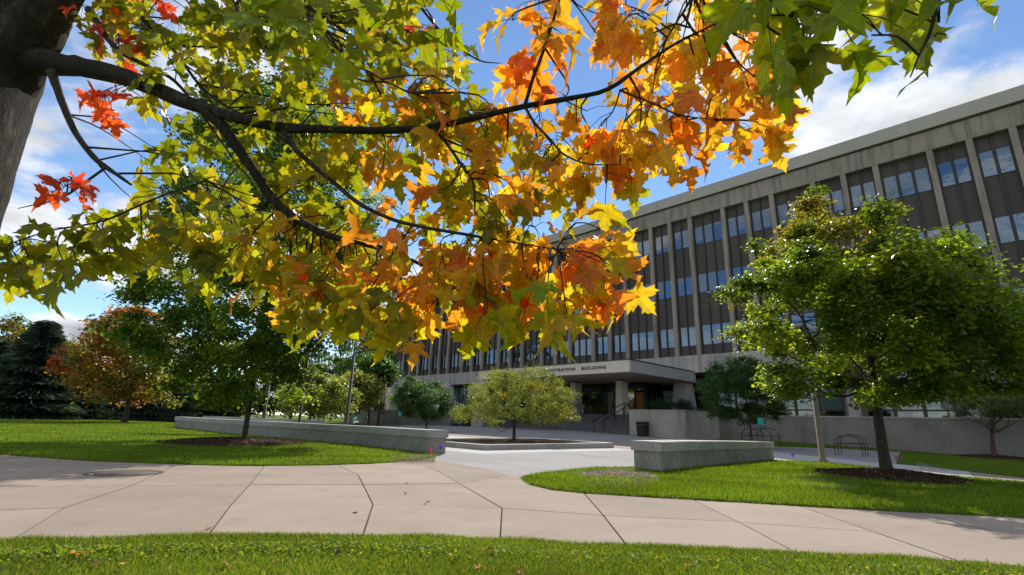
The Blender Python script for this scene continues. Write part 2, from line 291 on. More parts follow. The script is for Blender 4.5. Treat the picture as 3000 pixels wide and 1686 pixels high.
# ------------------------------------------------------------------ mesh helpers
def tag(o, label=None, cat=None, group=None, kind=None):
    if label: o['label'] = label
    if cat: o['category'] = cat
    if group: o['group'] = group
    if kind: o['kind'] = kind
    return o
def link(name, me, parent=None, loc=None, rz=None):
    o = bpy.data.objects.new(name, me); COL.objects.link(o)
    if parent is not None: o.parent = parent
    if loc is not None: o.location = [float(a) for a in loc]
    if rz is not None: o.rotation_euler = (0, 0, rz)
    return o
def empty(name, loc=(0, 0, 0), rz=0.0, label=None, cat=None, group=None):
    o = link(name, None, None, loc, rz); o.empty_display_size = .2
    return tag(o, label, cat, group)
class MB:
    def __init__(s): s.v = []; s.f = []; s.sm = []
    def poly(s, pts, smooth=False):
        b = len(s.v); s.v += [tuple(map(float, p)) for p in pts]; s.f.append(tuple(range(b, b + len(pts)))); s.sm.append(smooth); return s
    def box(s, x0, x1, y0, y1, z0, z1):
        return s.hexa([(x0, y0, z0), (x1, y0, z0), (x1, y1, z0), (x0, y1, z0), (x0, y0, z1), (x1, y0, z1), (x1, y1, z1), (x0, y1, z1)])
    def hexa(s, p):
        b = len(s.v); s.v += [tuple(map(float, q)) for q in p]
        for f in ((0, 3, 2, 1), (4, 5, 6, 7), (0, 1, 5, 4), (1, 2, 6, 5), (2, 3, 7, 6), (3, 0, 4, 7)): s.f.append(tuple(b + i for i in f)); s.sm.append(False)
        return s
    def prism(s, pts, z0, z1):
        """pts: xy outline; z0/z1 numbers or lists"""
        n = len(pts); a = sum(pts[i][0] * pts[(i + 1) % n][1] - pts[(i + 1) % n][0] * pts[i][1] for i in range(n))
        idx = list(range(n)) if a > 0 else list(range(n - 1, -1, -1))
        g = lambda z, i: z[i] if hasattr(z, '__len__') else z
        b = len(s.v)
        s.v += [(float(pts[i][0]), float(pts[i][1]), float(g(z0, i))) for i in idx] + [(float(pts[i][0]), float(pts[i][1]), float(g(z1, i))) for i in idx]
        s.f.append(tuple(range(b + n, b + 2 * n))); s.sm.append(False); s.f.append(tuple(range(b + n - 1, b - 1, -1))); s.sm.append(False)
        for i in range(n):
            j = (i + 1) % n; s.f.append((b + i, b + j, b + n + j, b + n + i)); s.sm.append(False)
        return s
    def tube(s, pts, rad, sides=8, cap=True, smooth=True, wob=0.0):
        pts = [np.array(p, float) for p in pts]; n = len(pts); rad = rad if hasattr(rad, '__len__') else [rad] * n
        b = len(s.v); ref = np.array([0.31, 0.17, 0.93])
        for i in range(n):
            d = pts[min(i + 1, n - 1)] - pts[max(i - 1, 0)]; d = d / (np.linalg.norm(d) + 1e-9)
            rr = ref if abs(d @ ref) < .92 else np.array([.93, .31, .1])
            e1 = np.cross(d, rr); e1 /= np.linalg.norm(e1); e2 = np.cross(d, e1)
            for k in range(sides):
                a = 2 * math.pi * k / sides; r = rad[i] * (1 + (rnd.uniform(-wob, wob) if wob else 0)); q = pts[i] + r * (math.cos(a) * e1 + math.sin(a) * e2); s.v.append(tuple(q))
        for i in range(n - 1):
            for k in range(sides):
                k2 = (k + 1) % sides; s.f.append((b + i * sides + k, b + (i + 1) * sides + k, b + (i + 1) * sides + k2, b + i * sides + k2)); s.sm.append(smooth)
        if cap:
            s.f.append(tuple(b + k for k in range(sides))); s.sm.append(False); s.f.append(tuple(b + (n - 1) * sides + k for k in range(sides - 1, -1, -1))); s.sm.append(False)
        return s
    def lathe(s, prof, sides=20, c=(0, 0, 0)):
        b = len(s.v); n = len(prof)
        for r, z in prof:
            for k in range(sides): a = 2 * math.pi * k / sides; s.v.append((c[0] + r * math.cos(a), c[1] + r * math.sin(a), c[2] + z))
        for i in range(n - 1):
            for k in range(sides): k2 = (k + 1) % sides; s.f.append((b + i * sides + k, b + i * sides + k2, b + (i + 1) * sides + k2, b + (i + 1) * sides + k)); s.sm.append(True)
        s.f.append(tuple(b + (n - 1) * sides + k for k in range(sides))); s.sm.append(False)
        return s
    def mesh(s, name, m):
        me = bpy.data.meshes.new(name); me.from_pydata(s.v, [], s.f); me.polygons.foreach_set('use_smooth', s.sm); me.materials.append(MATS[m]); me.update(); return me
    def build(s, name, m, parent=None, loc=None, rz=None): return link(name, s.mesh(name, m), parent, loc, rz)
def npmesh(name, verts, tris, m, cols=None, smooth=False):
    """big triangle meshes from arrays; cols = colour per vertex"""
    me = bpy.data.meshes.new(name); nv = len(verts); nf = len(tris)
    me.vertices.add(nv); me.vertices.foreach_set('co', np.asarray(verts, np.float32).ravel())
    me.loops.add(nf * 3); me.loops.foreach_set('vertex_index', np.asarray(tris, np.int32).ravel())
    me.polygons.add(nf); me.polygons.foreach_set('loop_start', np.arange(0, nf * 3, 3, dtype=np.int32)); me.polygons.foreach_set('loop_total', np.full(nf, 3, np.int32))
    if smooth: me.polygons.foreach_set('use_smooth', np.ones(nf, bool))
    if cols is not None:
        ca = me.color_attributes.new('Col', 'FLOAT_COLOR', 'POINT'); c4 = np.ones((nv, 4), np.float32); c4[:, :3] = cols; ca.data.foreach_set('color', c4.ravel())
    me.materials.append(MATS[m]); me.update(); me.validate(); return me
def bez(pts, n=24):
    """Catmull-Rom through points"""
    P = [np.array(p, float) for p in pts]; P = [2 * P[0] - P[1]] + P + [2 * P[-1] - P[-2]]; out = []
    seg = len(P) - 3; per = max(2, n // seg)
    for i in range(seg):
        a, b, c, d = P[i:i + 4]
        for k in range(per):
            t = k / per; out.append(.5 * ((2 * b) + (-a + c) * t + (2 * a - 5 * b + 4 * c - d) * t * t + (-a + 3 * b - 3 * c + d) * t ** 3))
    out.append(P[-2]); return out
def inpoly(x, y, poly):
    x = np.asarray(x); y = np.asarray(y); r = np.zeros(x.shape, bool); n = len(poly); j = n - 1
    for i in range(n):
        xi, yi = poly[i][0], poly[i][1]; xj, yj = poly[j][0], poly[j][1]
        c = ((yi > y) != (yj > y)) & (x < (xj - xi) * (y - yi) / (yj - yi + 1e-12) + xi); r ^= c; j = i
    return r

# ================================================================== THE SETTING
# terrain sheet reaching the horizon
us = np.unique(np.concatenate([np.linspace(-700, -40, 12), np.arange(-40, 100, 2.5), np.linspace(100, 800, 12)]))
vs = np.unique(np.concatenate([np.linspace(-700, -30, 12), np.arange(-30, 64, 2.0), np.linspace(64, 900, 14)]))
gv = [W3(u, v, huv(u, v) - .03) for v in vs for u in us]
nu = len(us); gt = []
for j in range(len(vs) - 1):
    for i in range(nu - 1):
        a = j * nu + i; gt += [(a, a + nu, a + 1), (a + 1, a + nu, a + nu + 1)]
tag(link('ground', npmesh('ground', gv, gt, 'turf', None, True)), kind='structure')

def px(pts, dz=0.0): return [gp(x, y, dz) for x, y in pts]
def sheet(name, pts, m, z0, z1, parent=None):
    P = [gp(*p) for p in pts] if len(pts[0]) == 2 and abs(pts[0][0]) + abs(pts[0][1]) > 200 else [np.array(p) for p in pts]
    mb = MB().prism([(p[0], p[1]) for p in P], [hxy(p[0], p[1]) + z0 for p in P], [hxy(p[0], p[1]) + z1 for p in P]); return mb.build(name, m, parent)

# ---- main walkway: tan concrete slabs with open joints
path = empty('path', (0, 7, 0)); tag(path, kind='structure')
def slab(pts, m, par, parloc, gap=.006, top=.02, bot=-.06, name='slab'):
    c = sum(np.array(p[:2]) for p in pts) / len(pts); q = []
    n = len(pts)
    area = sum(pts[i][0] * pts[(i + 1) % n][1] - pts[(i + 1) % n][0] * pts[i][1] for i in range(n)); sg = 1 if area > 0 else -1
    for i in range(n):                                  # inset by the joint half-width
        a, b, d = np.array(pts[i - 1][:2]), np.array(pts[i][:2]), np.array(pts[(i + 1) % n][:2])
        e1 = (b - a) / (np.linalg.norm(b - a) + 1e-9); e2 = (d - b) / (np.linalg.norm(d - b) + 1e-9)
        n1 = np.array([-e1[1], e1[0]]) * sg; n2 = np.array([-e2[1], e2[0]]) * sg; h = n1 + n2; h = h / max(.5, (1 + n1 @ n2)); q.append(b + h * gap)
    dz = rnd.uniform(-.002, .002)
    mb = MB().prism([(p[0] - parloc[0], p[1] - parloc[1]) for p in q], bot, [hxy(p[0], p[1]) + top + dz - parloc[2] for p in q]); return mb.build(name, m, par)
cells = [
 [(-500, 1660), (0, 1612), (186, 1494.7), (-350, 1512)], [(0, 1612), (590, 1602), (675.6, 1486), (186, 1494.7)], [(590, 1602), (1055, 1599), (1092, 1484), (675.6, 1486)],
 [(1055, 1599), (1463, 1612), (1470.6, 1494.7), (1092, 1484)], [(1463, 1612), (1858, 1634), (1768, 1516.8), (1470.6, 1494.7)], [(1858, 1634), (2390, 1658), (2164, 1535.4), (1768, 1516.8)],
 [(2390, 1658), (2930, 1694), (2560, 1564.6), (2164, 1535.4)], [(2930, 1694), (3600, 1740), (3000, 1585), (2560, 1564.6)], [(3600, 1740), (4500, 1800), (3700, 1625), (3000, 1585)],
 [(-350, 1512), (186, 1494.7), (385, 1428), (-150, 1434)], [(186, 1494.7), (675.6, 1486), (731, 1425), (385, 1428)], [(675.6, 1486), (1092, 1484), (1063, 1424), (731, 1425)], [(1092, 1484), (1470.6, 1494.7), (1345, 1421), (1063, 1424)],
 [(1470.6, 1494.7), (1768, 1516.8), (1706, 1444), (1622, 1434), (1562, 1421), (1538, 1408), (1530, 1394), (1490, 1395), (1345, 1421)],
 [(-150, 1434), (385, 1428), (531, 1358), (280, 1350), (0, 1329), (-160, 1312)], [(385, 1428), (731, 1425), (780, 1362), (531, 1358)], [(731, 1425), (1063, 1424), (1048, 1395.7), (978, 1360), (780, 1362)],
 [(1063, 1424), (1345, 1421), (1275.5, 1381), (1165, 1352), (978, 1360), (1048, 1395.7)], [(1345, 1421), (1490, 1395), (1420, 1376), (1315, 1359), (1249, 1345), (1165, 1352), (1275.5, 1381)],
 [(1768, 1516.8), (2164, 1535.4), (2015, 1462), (1706, 1444)], [(2164, 1535.4), (2560, 1564.6), (2321, 1480), (2015, 1462)], [(2560, 1564.6), (3000, 1585), (2650, 1499), (2321, 1480)], [(3000, 1585), (3700, 1625), (3200, 1528), (2650, 1499)]]
for c in cells: slab([gp(*p) for p in c], 'path_concrete', path, (0, 7, 0), gap=.008)
sheet('joint_bed', [(-500, 1640), (590, 1592), (1463, 1600), (2390, 1648), (4300, 1780), (3200, 1530), (2321, 1484), (1706, 1448), (1534, 1400), (1420, 1378), (1249, 1350), (1165, 1356), (780, 1364), (280, 1352), (-160, 1315)], 'joint_dirt', -.05, .006, None)
jb = bpy.data.objects['joint_bed']; jb.parent = path; jb.matrix_parent_inverse = Matrix.Translation((0, -7, 0))

# ---- plaza paving in the frame of the building
plaza = empty('plaza', (0, 0, 0)); tag(plaza, kind='structure')
def zone(u, v):
    if v > 23.1: return 'plaza_grey'
    if v > 19.3: return 'plaza_tan'
    if u > 11.7 and 10.4 < v : return 'plaza_white'
    return 'plaza_grey'
U0s = [2.3, 4.1, 5.9, 7.7, 9.7, 11.7, 12.95, 14.6, 16.2, 17.85, 19.6, 21.6, 24, 27, 30, 33, 36, 39, 42, 46, 50]
V0s = [4.6, 6.4, 8.4, 10.4, 11.65, 13.4, 15.5, 17.5, 19.35, 20.2, 21.0, 23.1, 25.2, 27.2, 29.5, 31.8, 34.3]
for i in range(len(U0s) - 1):
    for j in range(len(V0s) - 1):
        u0, u1, v0, v1 = U0s[i], U0s[i + 1], V0s[j], V0s[j + 1]; uc, vc = (u0 + u1) / 2, (v0 + v1) / 2
        p = W3(uc, vc)
        if p[0] < -.9 * p[1] and p[1] < 30: continue
        if p[1] < 8.0 or (u0 >= 12.9 and u1 <= 17.9 and v0 >= 11.6 and v1 <= 19.4): continue
        slab([W3(u0, v0), W3(u1, v0), W3(u1, v1), W3(u0, v1)], zone(uc, vc), plaza, (0, 0, 0), .004, .012, -.7, 'paving_slab')
mb = MB()
for j in range(len(V0s) - 1):
    a, b = V0s[j], V0s[j + 1]
    for i in range(len(U0s) - 1):
        c, d = U0s[i], U0s[i + 1]
        if W3((c + d) / 2, (a + b) / 2)[1] < 8: continue
        mb.poly([W3(c, a, huv(c, a) + .0), W3(c, b, huv(c, b) + .0), W3(d, b, huv(d, b) + .0), W3(d, a, huv(d, a) + .0)])
mb.build('joint_bed', 'joint_dirt', plaza)

# ---- right sidewalk and the pad under the bicycle rack
walk = empty('sidewalk', (0, 0, 0)); tag(walk, kind='structure')
wk = [((2262, 1356), (2266, 1326)), ((2420, 1362), (2420, 1342)), ((2560, 1376), (2560, 1356.5)), ((2720, 1396), (2720, 1370)), ((2859, 1409), (2840, 1384)), ((3010, 1423), (3000, 1402)), ((3300, 1462), (3280, 1428))]
for a, b in zip(wk[:-1], wk[1:]):
    slab([gp(*a[0]), gp(*b[0]), gp(*b[1]), gp(*a[1])], 'plaza_white' if a[0][0] < 2800 else 'path_concrete', walk, (0, 0, 0), .005, .02, -.6)
for q in ([(2262, 1328), (2420, 1342.5), (2425, 1319), (2264, 1311)], [(2420, 1342.5), (2619, 1360.5), (2641, 1331), (2425, 1319)]):
    slab([gp(*p) for p in q], 'plaza_grey', walk, (0, 0, 0), .005, .02, -.6)

# ---- lawns (turf a little above the paving)
LZ = .045
lawnL_front = [(1278, 1339), (1252, 1347), (1165, 1357.5), (1080, 1362.5), (978, 1366), (880, 1368), (780, 1368.7), (680, 1368), (582, 1366), (430, 1361), (280, 1355.5), (140, 1346), (0, 1335), (-160, 1318), (-400, 1290)]
LL = [gp(*p) for p in lawnL_front] + [np.array(p) for p in ((-30, 9, 0), (-80, 5, 0), (-150, 60, 0), (-80, 62, 0), (-45, 52, 0), (-27, 43, 0), (-22.4, 35, 0))]
LL += [gp(*p) for p in ((505, 1250), (550, 1255), (620, 1266), (701, 1272), (771, 1280), (980, 1299), (1104, 1311), (1251, 1332), (1270, 1331))]
sheet('lawn_left', LL, 'turf', -.05, LZ); tag(bpy.data.objects['lawn_left'], kind='structure')
lawnR = [(1870, 1377), (1826, 1376.5), (1760, 1377), (1692, 1382), (1630, 1389), (1576, 1397), (1545, 1402), (1533, 1408), (1540, 1416), (1558, 1425), (1622, 1440.5), (1710, 1450), (1860, 1459.5), (2018, 1468.5), (2170, 1477), (2321, 1486), (2606, 1503), (3000, 1523), (3300, 1545)]
LR = [gp(*p) for p in lawnR] + [gp(*p) for p in ((3300, 1464), (3000, 1420), (2859, 1406), (2743, 1396), (2625, 1384.5), (2550, 1373), (2432, 1361), (2275, 1353), (2262, 1350), (1945, 1380))]
sheet('lawn_right', LR, 'turf', -.25, LZ); tag(bpy.data.objects['lawn_right'], kind='structure')
near_edge = [(-900, 1690), (-400, 1640), (0, 1603), (200, 1597), (420, 1592), (600, 1588), (830, 1585), (1060, 1585.5), (1280, 1590), (1462, 1597), (1640, 1606), (1849, 1617), (2100, 1627), (2373, 1638), (2640, 1652), (2898, 1670), (3400, 1710), (4200, 1780)]
LN = [gp(*p) for p in near_edge] + [np.array(p) for p in ((9, 0, 0), (9, -12, 0), (-14, -12, 0), (-14, 2, 0))]
sheet('lawn_near', LN, 'turf', -.05, LZ); tag(bpy.data.objects['lawn_near'], kind='structure')
lawnB = [(2256, 1289), (2420, 1301), (2600, 1316), (2821, 1333), (3000, 1348), (3300, 1374), (3300, 1428), (3000, 1401.5), (2840, 1384), (2720, 1369.5), (2627, 1361), (2643, 1331), (2573, 1327.5), (2425, 1318.5), (2256, 1311)]
LB = [gp(*p) for p in lawnB]
sheet('lawn_back', LB, 'turf', -.25, LZ); tag(bpy.data.objects['lawn_back'], kind='structure')
for nm, q in (('soil_patch', [(1700, 1394), (1770, 1385), (1850, 1377), (1872, 1382), (1900, 1397), (1935, 1403), (1930, 1418), (1890, 1429), (1840, 1428), (1780, 1419), (1720, 1409)]),
              ('soil_patch', [(1140, 1346), (1180, 1339), (1225, 1336), (1272, 1335), (1279, 1339), (1262, 1344), (1225, 1352), (1170, 1354)]),
              ('soil_patch', [(2680, 1356), (2760, 1356), (2850, 1366), (2890, 1378), (2880, 1386), (2800, 1379), (2690, 1367)])):
    o = sheet(nm, q, 'soil', .0, LZ + .012); tag(o, kind='structure')

# manhole cover set in the path
mp_ = gp(365, 1391); mh = empty('manhole_cover', (mp_[0], mp_[1], .022), 0, 'rusty brown round iron manhole cover set in the tan path', 'manhole')
MB().lathe([(.405, 0), (.40, .006), (.02, .006)], 40).build('lid', 'iron', mh)
mb = MB()
for r0, r1, z in ((.43, .52, .004),):
    for k in range(40):
        a, b = 2 * math.pi * k / 40, 2 * math.pi * (k + 1) / 40; mb.poly([(r0 * math.cos(a), r0 * math.sin(a), z), (r1 * math.cos(a), r1 * math.sin(a), z), (r1 * math.cos(b), r1 * math.sin(b), z), (r0 * math.cos(b), r0 * math.sin(b), z)])
mb.build('ring', 'iron', mh)

# ================================================================== SEAT WALLS
def seat_wall(pts, width, h, capn, label, side=1):
    """pts: base line of the visible face, ground points; width towards the far side"""
    P = [np.array(p) for p in pts]; c = P[0]; z0 = c[2]
    w = empty('seat_wall', (c[0], c[1], z0), 0, label, 'wall')
    # resample evenly
    L = [0]
    for a, b in zip(P[:-1], P[1:]): L.append(L[-1] + np.linalg.norm((b - a)[:2]))
    S = np.linspace(0, L[-1], capn + 1); xs = np.interp(S, L, [p[0] for p in P]); ys = np.interp(S, L, [p[1] for p in P]); zs = np.interp(S, L, [p[2] for p in P])
    q = np.stack([xs, ys], 1); tg = np.gradient(q, axis=0); tg /= np.linalg.norm(tg, axis=1)[:, None]; nr = np.stack([-tg[:, 1], tg[:, 0]], 1) * side
    ov = .045; ch = .21; loc = lambda p, z: (p[0] - c[0], p[1] - c[1], z - z0)
    for i in range(capn):
        a0, a1, b0, b1 = q[i] + tg[i] * .002, q[i] + nr[i] * width + tg[i] * .002, q[i + 1] - tg[i + 1] * .002, q[i + 1] + nr[i + 1] * width - tg[i + 1] * .002
        mb = MB().hexa([loc(a0, zs[i] - .3), loc(b0, zs[i + 1] - .3), loc(b1, zs[i + 1] - .3), loc(a1, zs[i] - .3), loc(a0, zs[i] + h - ch - .004), loc(b0, zs[i + 1] + h - ch - .004), loc(b1, zs[i + 1] + h - ch - .004), loc(a1, zs[i] + h - ch - .004)])
        mb.build('base_stone', 'granite_base', w)
    for i in range(capn):
        e0 = -.05 if i == 0 else .004; e1 = -.05 if i == capn - 1 else .004
        A = q[i] + tg[i] * e0; B = q[i + 1] - tg[i + 1] * e1; jz = rnd.uniform(-.004, .004)
        bot, top = zs[i] + h - ch, zs[i] + h + jz; bot2, top2 = zs[i + 1] + h - ch, zs[i + 1] + h + jz
        bv = .018
        a0, a1 = A - nr[i] * ov, A + nr[i] * (width + ov); b0, b1 = B - nr[i + 1] * ov, B + nr[i + 1] * (width + ov)
        m2 = MB(); lo = [loc(a0, bot), loc(b0, bot2), loc(b1, bot2), loc(a1, bot)]; mi = [loc(a0, top - bv), loc(b0, top2 - bv), loc(b1, top2 - bv), loc(a1, top - bv)]
        up = [loc(a0 + nr[i] * bv, top), loc(b0 + nr[i + 1] * bv, top2), loc(b1 - nr[i + 1] * bv, top2), loc(a1 - nr[i] * bv, top)]
        bq = 0; m2.v = [tuple(map(float, p)) for p in lo + mi + up]
        m2.f = [(3, 2, 1, 0), (8, 9, 10, 11)] + [(k, (k + 1) % 4, 4 + (k + 1) % 4, 4 + k) for k in range(4)] + [(4 + k, 4 + (k + 1) % 4, 8 + (k + 1) % 4, 8 + k) for k in range(4)]; m2.sm = [False] * len(m2.f)
        if side < 0: m2.f = [f[::-1] for f in m2.f]
        m2.build('cap_stone', 'granite_cap', w)
    return w
wl = bez([gp(*p) for p in ((1251, 1333.5), (1104, 1315), (980, 1302.5), (771, 1283), (701, 1276.5), (620, 1268), (550, 1259.5), (509, 1254))], 30)
seat_wall([(p[0], p[1], hxy(p[0], p[1])) for p in wl], .62, .68, 17, 'long curving grey granite seat wall between the left lawn and the plaza', -1)
wr = [gp(1937, 1389), gp(2100, 1369.5), gp(2269, 1352)]
seat_wall([(p[0], p[1], hxy(p[0], p[1])) for p in wr], .62, .66, 9, 'short grey granite seat wall at the edge of the right lawn', 1)
wf = [W3(21.5, 8.6), W3(30, 13.5), W3(36, 18)]
fa, fb = gp(925, 1243), gp(593, 1232)
fa = atY(925, 1243, 34); fb = atY(593, 1231, 40)
seat_wall([(fa[0], fa[1], 0.02), ((fa[0] + fb[0]) / 2, (fa[1] + fb[1]) / 2 + .6, .02), (fb[0], fb[1], .02)], .6, .66, 8, 'far low grey granite seat wall behind the lamp posts', -1)

# ================================================================== RAISED TREE BED IN THE PLAZA
pb = empty('tree_planter', W3(12.95, 11.65, 0), 0, 'low square granite kerb filled with mulch around the crabapple', 'planter')
pb.rotation_euler = (0, 0, math.atan2(DA[1], DA[0])); # local x along facade (+u), local y = -v
pu, pv, kw, kh = 4.9, 7.7, .3, .19
def kerb(x0, x1, y0, y1): MB().box(x0, x1, -y1, -y0, -.1, kh).build('kerb_stone', 'granite_cap', pb)
for i in range(3): kerb(i * pu / 3 + .003, (i + 1) * pu / 3 - .003, 0, kw); kerb(i * pu / 3 + .003, (i + 1) * pu / 3 - .003, pv - kw, pv)
for i in range(4): y0 = kw + i * (pv - 2 * kw) / 4; kerb(0, kw, y0 + .003, y0 + (pv - 2 * kw) / 4 - .003); kerb(pu - kw, pu, y0 + .003, y0 + (pv - 2 * kw) / 4 - .003)

# ================================================================== ADMINISTRATION BUILDING
BO = W3(0, 44, 0)
bld = empty('administration_building', BO, BROT, 'long four storey concrete building with tall dark window bays and an entrance canopy', 'building')
def BX(name, u0, u1, v0, v1, z0, z1, m, parent=None):
    """box given in facade coordinates (u to the left, v into the building)"""
    return MB().box(-max(u0, u1), -min(u0, u1), min(v0, v1) - 44, max(v0, v1) - 44, z0, z1).build(name, m, parent or bld)
UR, UL = -12.0, 77.2
cols = []
for k in range(-4, 8): cols += [19.95 + 7.62 * k, 16.67 + 7.62 * k, 14.5 + 7.62 * k]
cols.append(75.45); cols = sorted(c for c in cols if c > UR - .5)
CW = .37
# structure behind the window bays, roof
BX('core', UR, UL, 44.62, 66, 5.8, 23.3, 'facade_concrete')
BX('parapet', UR - .1, UL + .1, 43.72, 66.1, 22.72, 23.75, 'parapet_concrete')
BX('roof_flashing', UR - .14, UL + .14, 43.73, 44.2, 23.75, 23.78, 'parapet_concrete')
BX('shadow_gap', UR, UL, 43.9, 45, 22.62, 22.72, 'mullion_bronze')
BX('overhang_soffit', UR, UL, 44.05, 47, 5.76, 5.86, 'belt_concrete')
colme = MB().hexa([(-CW / 2, 0, 7.36), (CW / 2, 0, 7.36), (CW / 2, .62, 7.36), (-CW / 2, .62, 7.36), (-CW / 2, 0, 21.1), (CW / 2, 0, 21.1), (CW / 2, .62, 21.1), (-CW / 2, .62, 21.1)]).mesh('column', 'facade_concrete')
for c in cols: link('column', colme, bld, (-c, 0, 0))
edges = [UR] + cols + [UL]
PAN = {}
def pane(name, w, z0, z1, m, u, y, parent=None, d=.06):
    k = (name, round(w, 3), round(z1 - z0, 3), m, d)
    if k not in PAN: PAN[k] = MB().box(-w / 2, w / 2, 0, d, 0, z1 - z0).mesh(name, m)
    return link(name, PAN[k], parent or bld, (-u, y, z0))
WIN = [(8.28, 10.2), (13.25, 15.15), (18.12, 20.05)]
SPN = [(7.36, 8.28), (10.2, 13.25), (15.15, 18.12), (20.05, 21.1)]
bi = 0
far = MB()
for a, b in zip(edges[:-1], edges[1:]):
    # cornice and belt panels, one per bay
    pane('cornice_panel', b - a - .012, 21.1, 22.62, 'facade_concrete', (a + b) / 2, -.02, d=.6)
    pane('belt_panel', b - a - .016, 5.76, 7.36, 'belt_concrete', (a + b) / 2, -.12, d=.7)
    w = b - a - CW
    if b == UL or a == UR: w = b - a - CW / 2
    if w < .7: continue
    n = 3 if w > 2.3 else 2
    mw = .12; pw = (w - (n + 1) * mw * .8) / n
    left = a + CW / 2 if a != UR else a
    for i in range(n + 1):
        um = left + i * (w - mw * .8) / n + mw * .4
        pane('mullion', mw * .8, 7.36, 21.1, 'mullion_bronze', um, .30, d=.3)
    for i in range(n):
        uc = left + mw * .8 + pw / 2 + i * (pw + mw * .8)
        for r, (z0, z1) in enumerate(WIN):
            if uc > 44: m = rnd.choice(['window_dark', 'window_dark', 'window_glass'])
            elif r == 2: m = rnd.choice(['window_blind', 'window_blind', 'window_blind', 'window_glass']) if uc < 21 else rnd.choice(['window_glass', 'window_glass', 'window_blind'])
            elif r == 1: m = rnd.choice(['window_blind', 'window_glass', 'window_glass', 'window_glass'])
            else: m = 'window_glass'
            p = pane('window', pw, z0, z1, 'mullion_bronze', uc, .43, d=.1)
            hgt_ = z1 - z0 - .12; fr_ = rnd.choice([.72, .82, .9, 1.0, 1.0]) if m == 'window_blind' else (rnd.choice([0, 0, 0, .2, .35]) if m == 'window_glass' else 0)
            for mm_, f0, f1 in (('window_blind', 1 - fr_, 1), ('window_dark' if m == 'window_dark' else 'window_glass', 0, 1 - fr_)):
                if f1 - f0 < .01: continue
                k = ('glass', round(pw, 3), mm_, f0, f1)
                if k not in PAN: PAN[k] = MB().box(-pw / 2 + .045, pw / 2 - .045, 0, .02, .06 + hgt_ * f0, .06 + hgt_ * f1).mesh('glass', mm_)
                link('glass' if mm_ != 'window_blind' else 'blind', PAN[k], p, (0, -.012, 0))
        for z0, z1 in SPN:
            if uc < -4.2 or uc > 73: far.box(-uc - pw / 2, -uc + pw / 2, .46, .52, z0, z1)
            else: pane('spandrel_panel', pw, z0, z1, 'spandrel', uc, .46, d=.06)
o = far.build('spandrel_panels', 'spandrel', bld); tag(o, kind='stuff')
# ---- ground floor, set back under the overhang
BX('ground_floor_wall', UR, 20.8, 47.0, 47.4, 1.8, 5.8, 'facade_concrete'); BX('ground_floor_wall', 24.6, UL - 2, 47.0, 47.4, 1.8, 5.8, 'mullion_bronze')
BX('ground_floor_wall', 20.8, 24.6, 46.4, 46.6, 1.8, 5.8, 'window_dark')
u = UR + .3
while u < 20:
    w = 1.75
    if int((u - UR) / w) % 4 == 3: BX('pier', u + .3, u + 1.1, 46.3, 47.1, 1.8, 5.78, 'belt_concrete'); u += 1.4; continue
    f = BX('ground_window', u + .05, u + w - .05, 46.86, 46.98, 2.0, 5.5, 'mullion_bronze'); BX('glass', u + .12, u + w - .12, 46.84, 46.87, 2.62, 5.4, 'window_teal', f)
    BX('glass', u + .12, u + w - .12, 46.84, 46.87, 2.1, 2.5, 'window_dark', f); u += w
u = 41.0; i = 0
while u < UL - 4:
    f = BX('ground_window', u, u + 1.5, 46.8, 46.95, 1.9, 5.7, 'mullion_bronze'); BX('glass', u + .1, u + 1.4, 46.76, 46.8, 2.0, 5.6, rnd.choice(['window_dark', 'window_dark', 'window_teal', 'door_glass']), f); u += 1.56; i += 1
def bpier(u0, u1, v0, v1, z0, z1, bat, m, name='pier'):
    """pier that widens towards its foot"""
    x0, x1, y0, y1 = -u1, -u0, v0 - 44, v1 - 44
    return MB().hexa([(x0 - bat, y0 - bat, z0), (x1 + bat, y0 - bat, z0), (x1 + bat, y1 + bat, z0), (x0 - bat, y1 + bat, z0), (x0, y0, z1), (x1, y0, z1), (x1, y1, z1), (x0, y1, z1)]).build(name, m, bld)
for uu in (72.6, 65.2, 57.8, 50.3): bpier(uu - .9, uu + .3, 43.4, 44.6, 1.85, 5.77, .25, 'canopy_concrete')
bpier(21.2, 22.4, 43.6, 45.0, 1.8, 4.92, .22, 'canopy_side_concrete')
# ---- plinth walls and terraces
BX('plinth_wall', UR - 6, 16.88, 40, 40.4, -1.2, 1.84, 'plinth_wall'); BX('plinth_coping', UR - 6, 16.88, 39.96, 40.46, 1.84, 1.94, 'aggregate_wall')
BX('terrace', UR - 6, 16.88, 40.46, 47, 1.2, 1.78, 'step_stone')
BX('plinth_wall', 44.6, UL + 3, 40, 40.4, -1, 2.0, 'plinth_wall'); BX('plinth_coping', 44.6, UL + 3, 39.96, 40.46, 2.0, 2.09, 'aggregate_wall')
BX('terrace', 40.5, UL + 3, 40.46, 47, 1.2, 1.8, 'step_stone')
# ---- planter wall right of the steps, end block left of them
BX('planter_wall', 16.9, 21.46, 34.24, 34.6, -.4, 2.04, 'aggregate_wall'); BX('planter_wall', 16.9, 17.26, 34.61, 41, -.4, 2.03, 'aggregate_wall'); BX('planter_wall', 21.1, 21.46, 34.61, 43, -.4, 2.03, 'aggregate_wall')
BX('planter_coping', 16.86, 21.5, 34.2, 34.64, 2.04, 2.12, 'aggregate_wall'); BX('planter_coping', 16.86, 17.3, 34.65, 41, 2.04, 2.12, 'aggregate_wall')
BX('planter_soil', 17.26, 21.1, 34.6, 43, 1.2, 1.98, 'mulch')
BX('end_block', 38.72, 40.5, 34.3, 40, -.2, 1.98, 'aggregate_wall')
BX('low_block', 43.9, 45.2, 37, 38.2, -.2, .75, 'aggregate_wall')
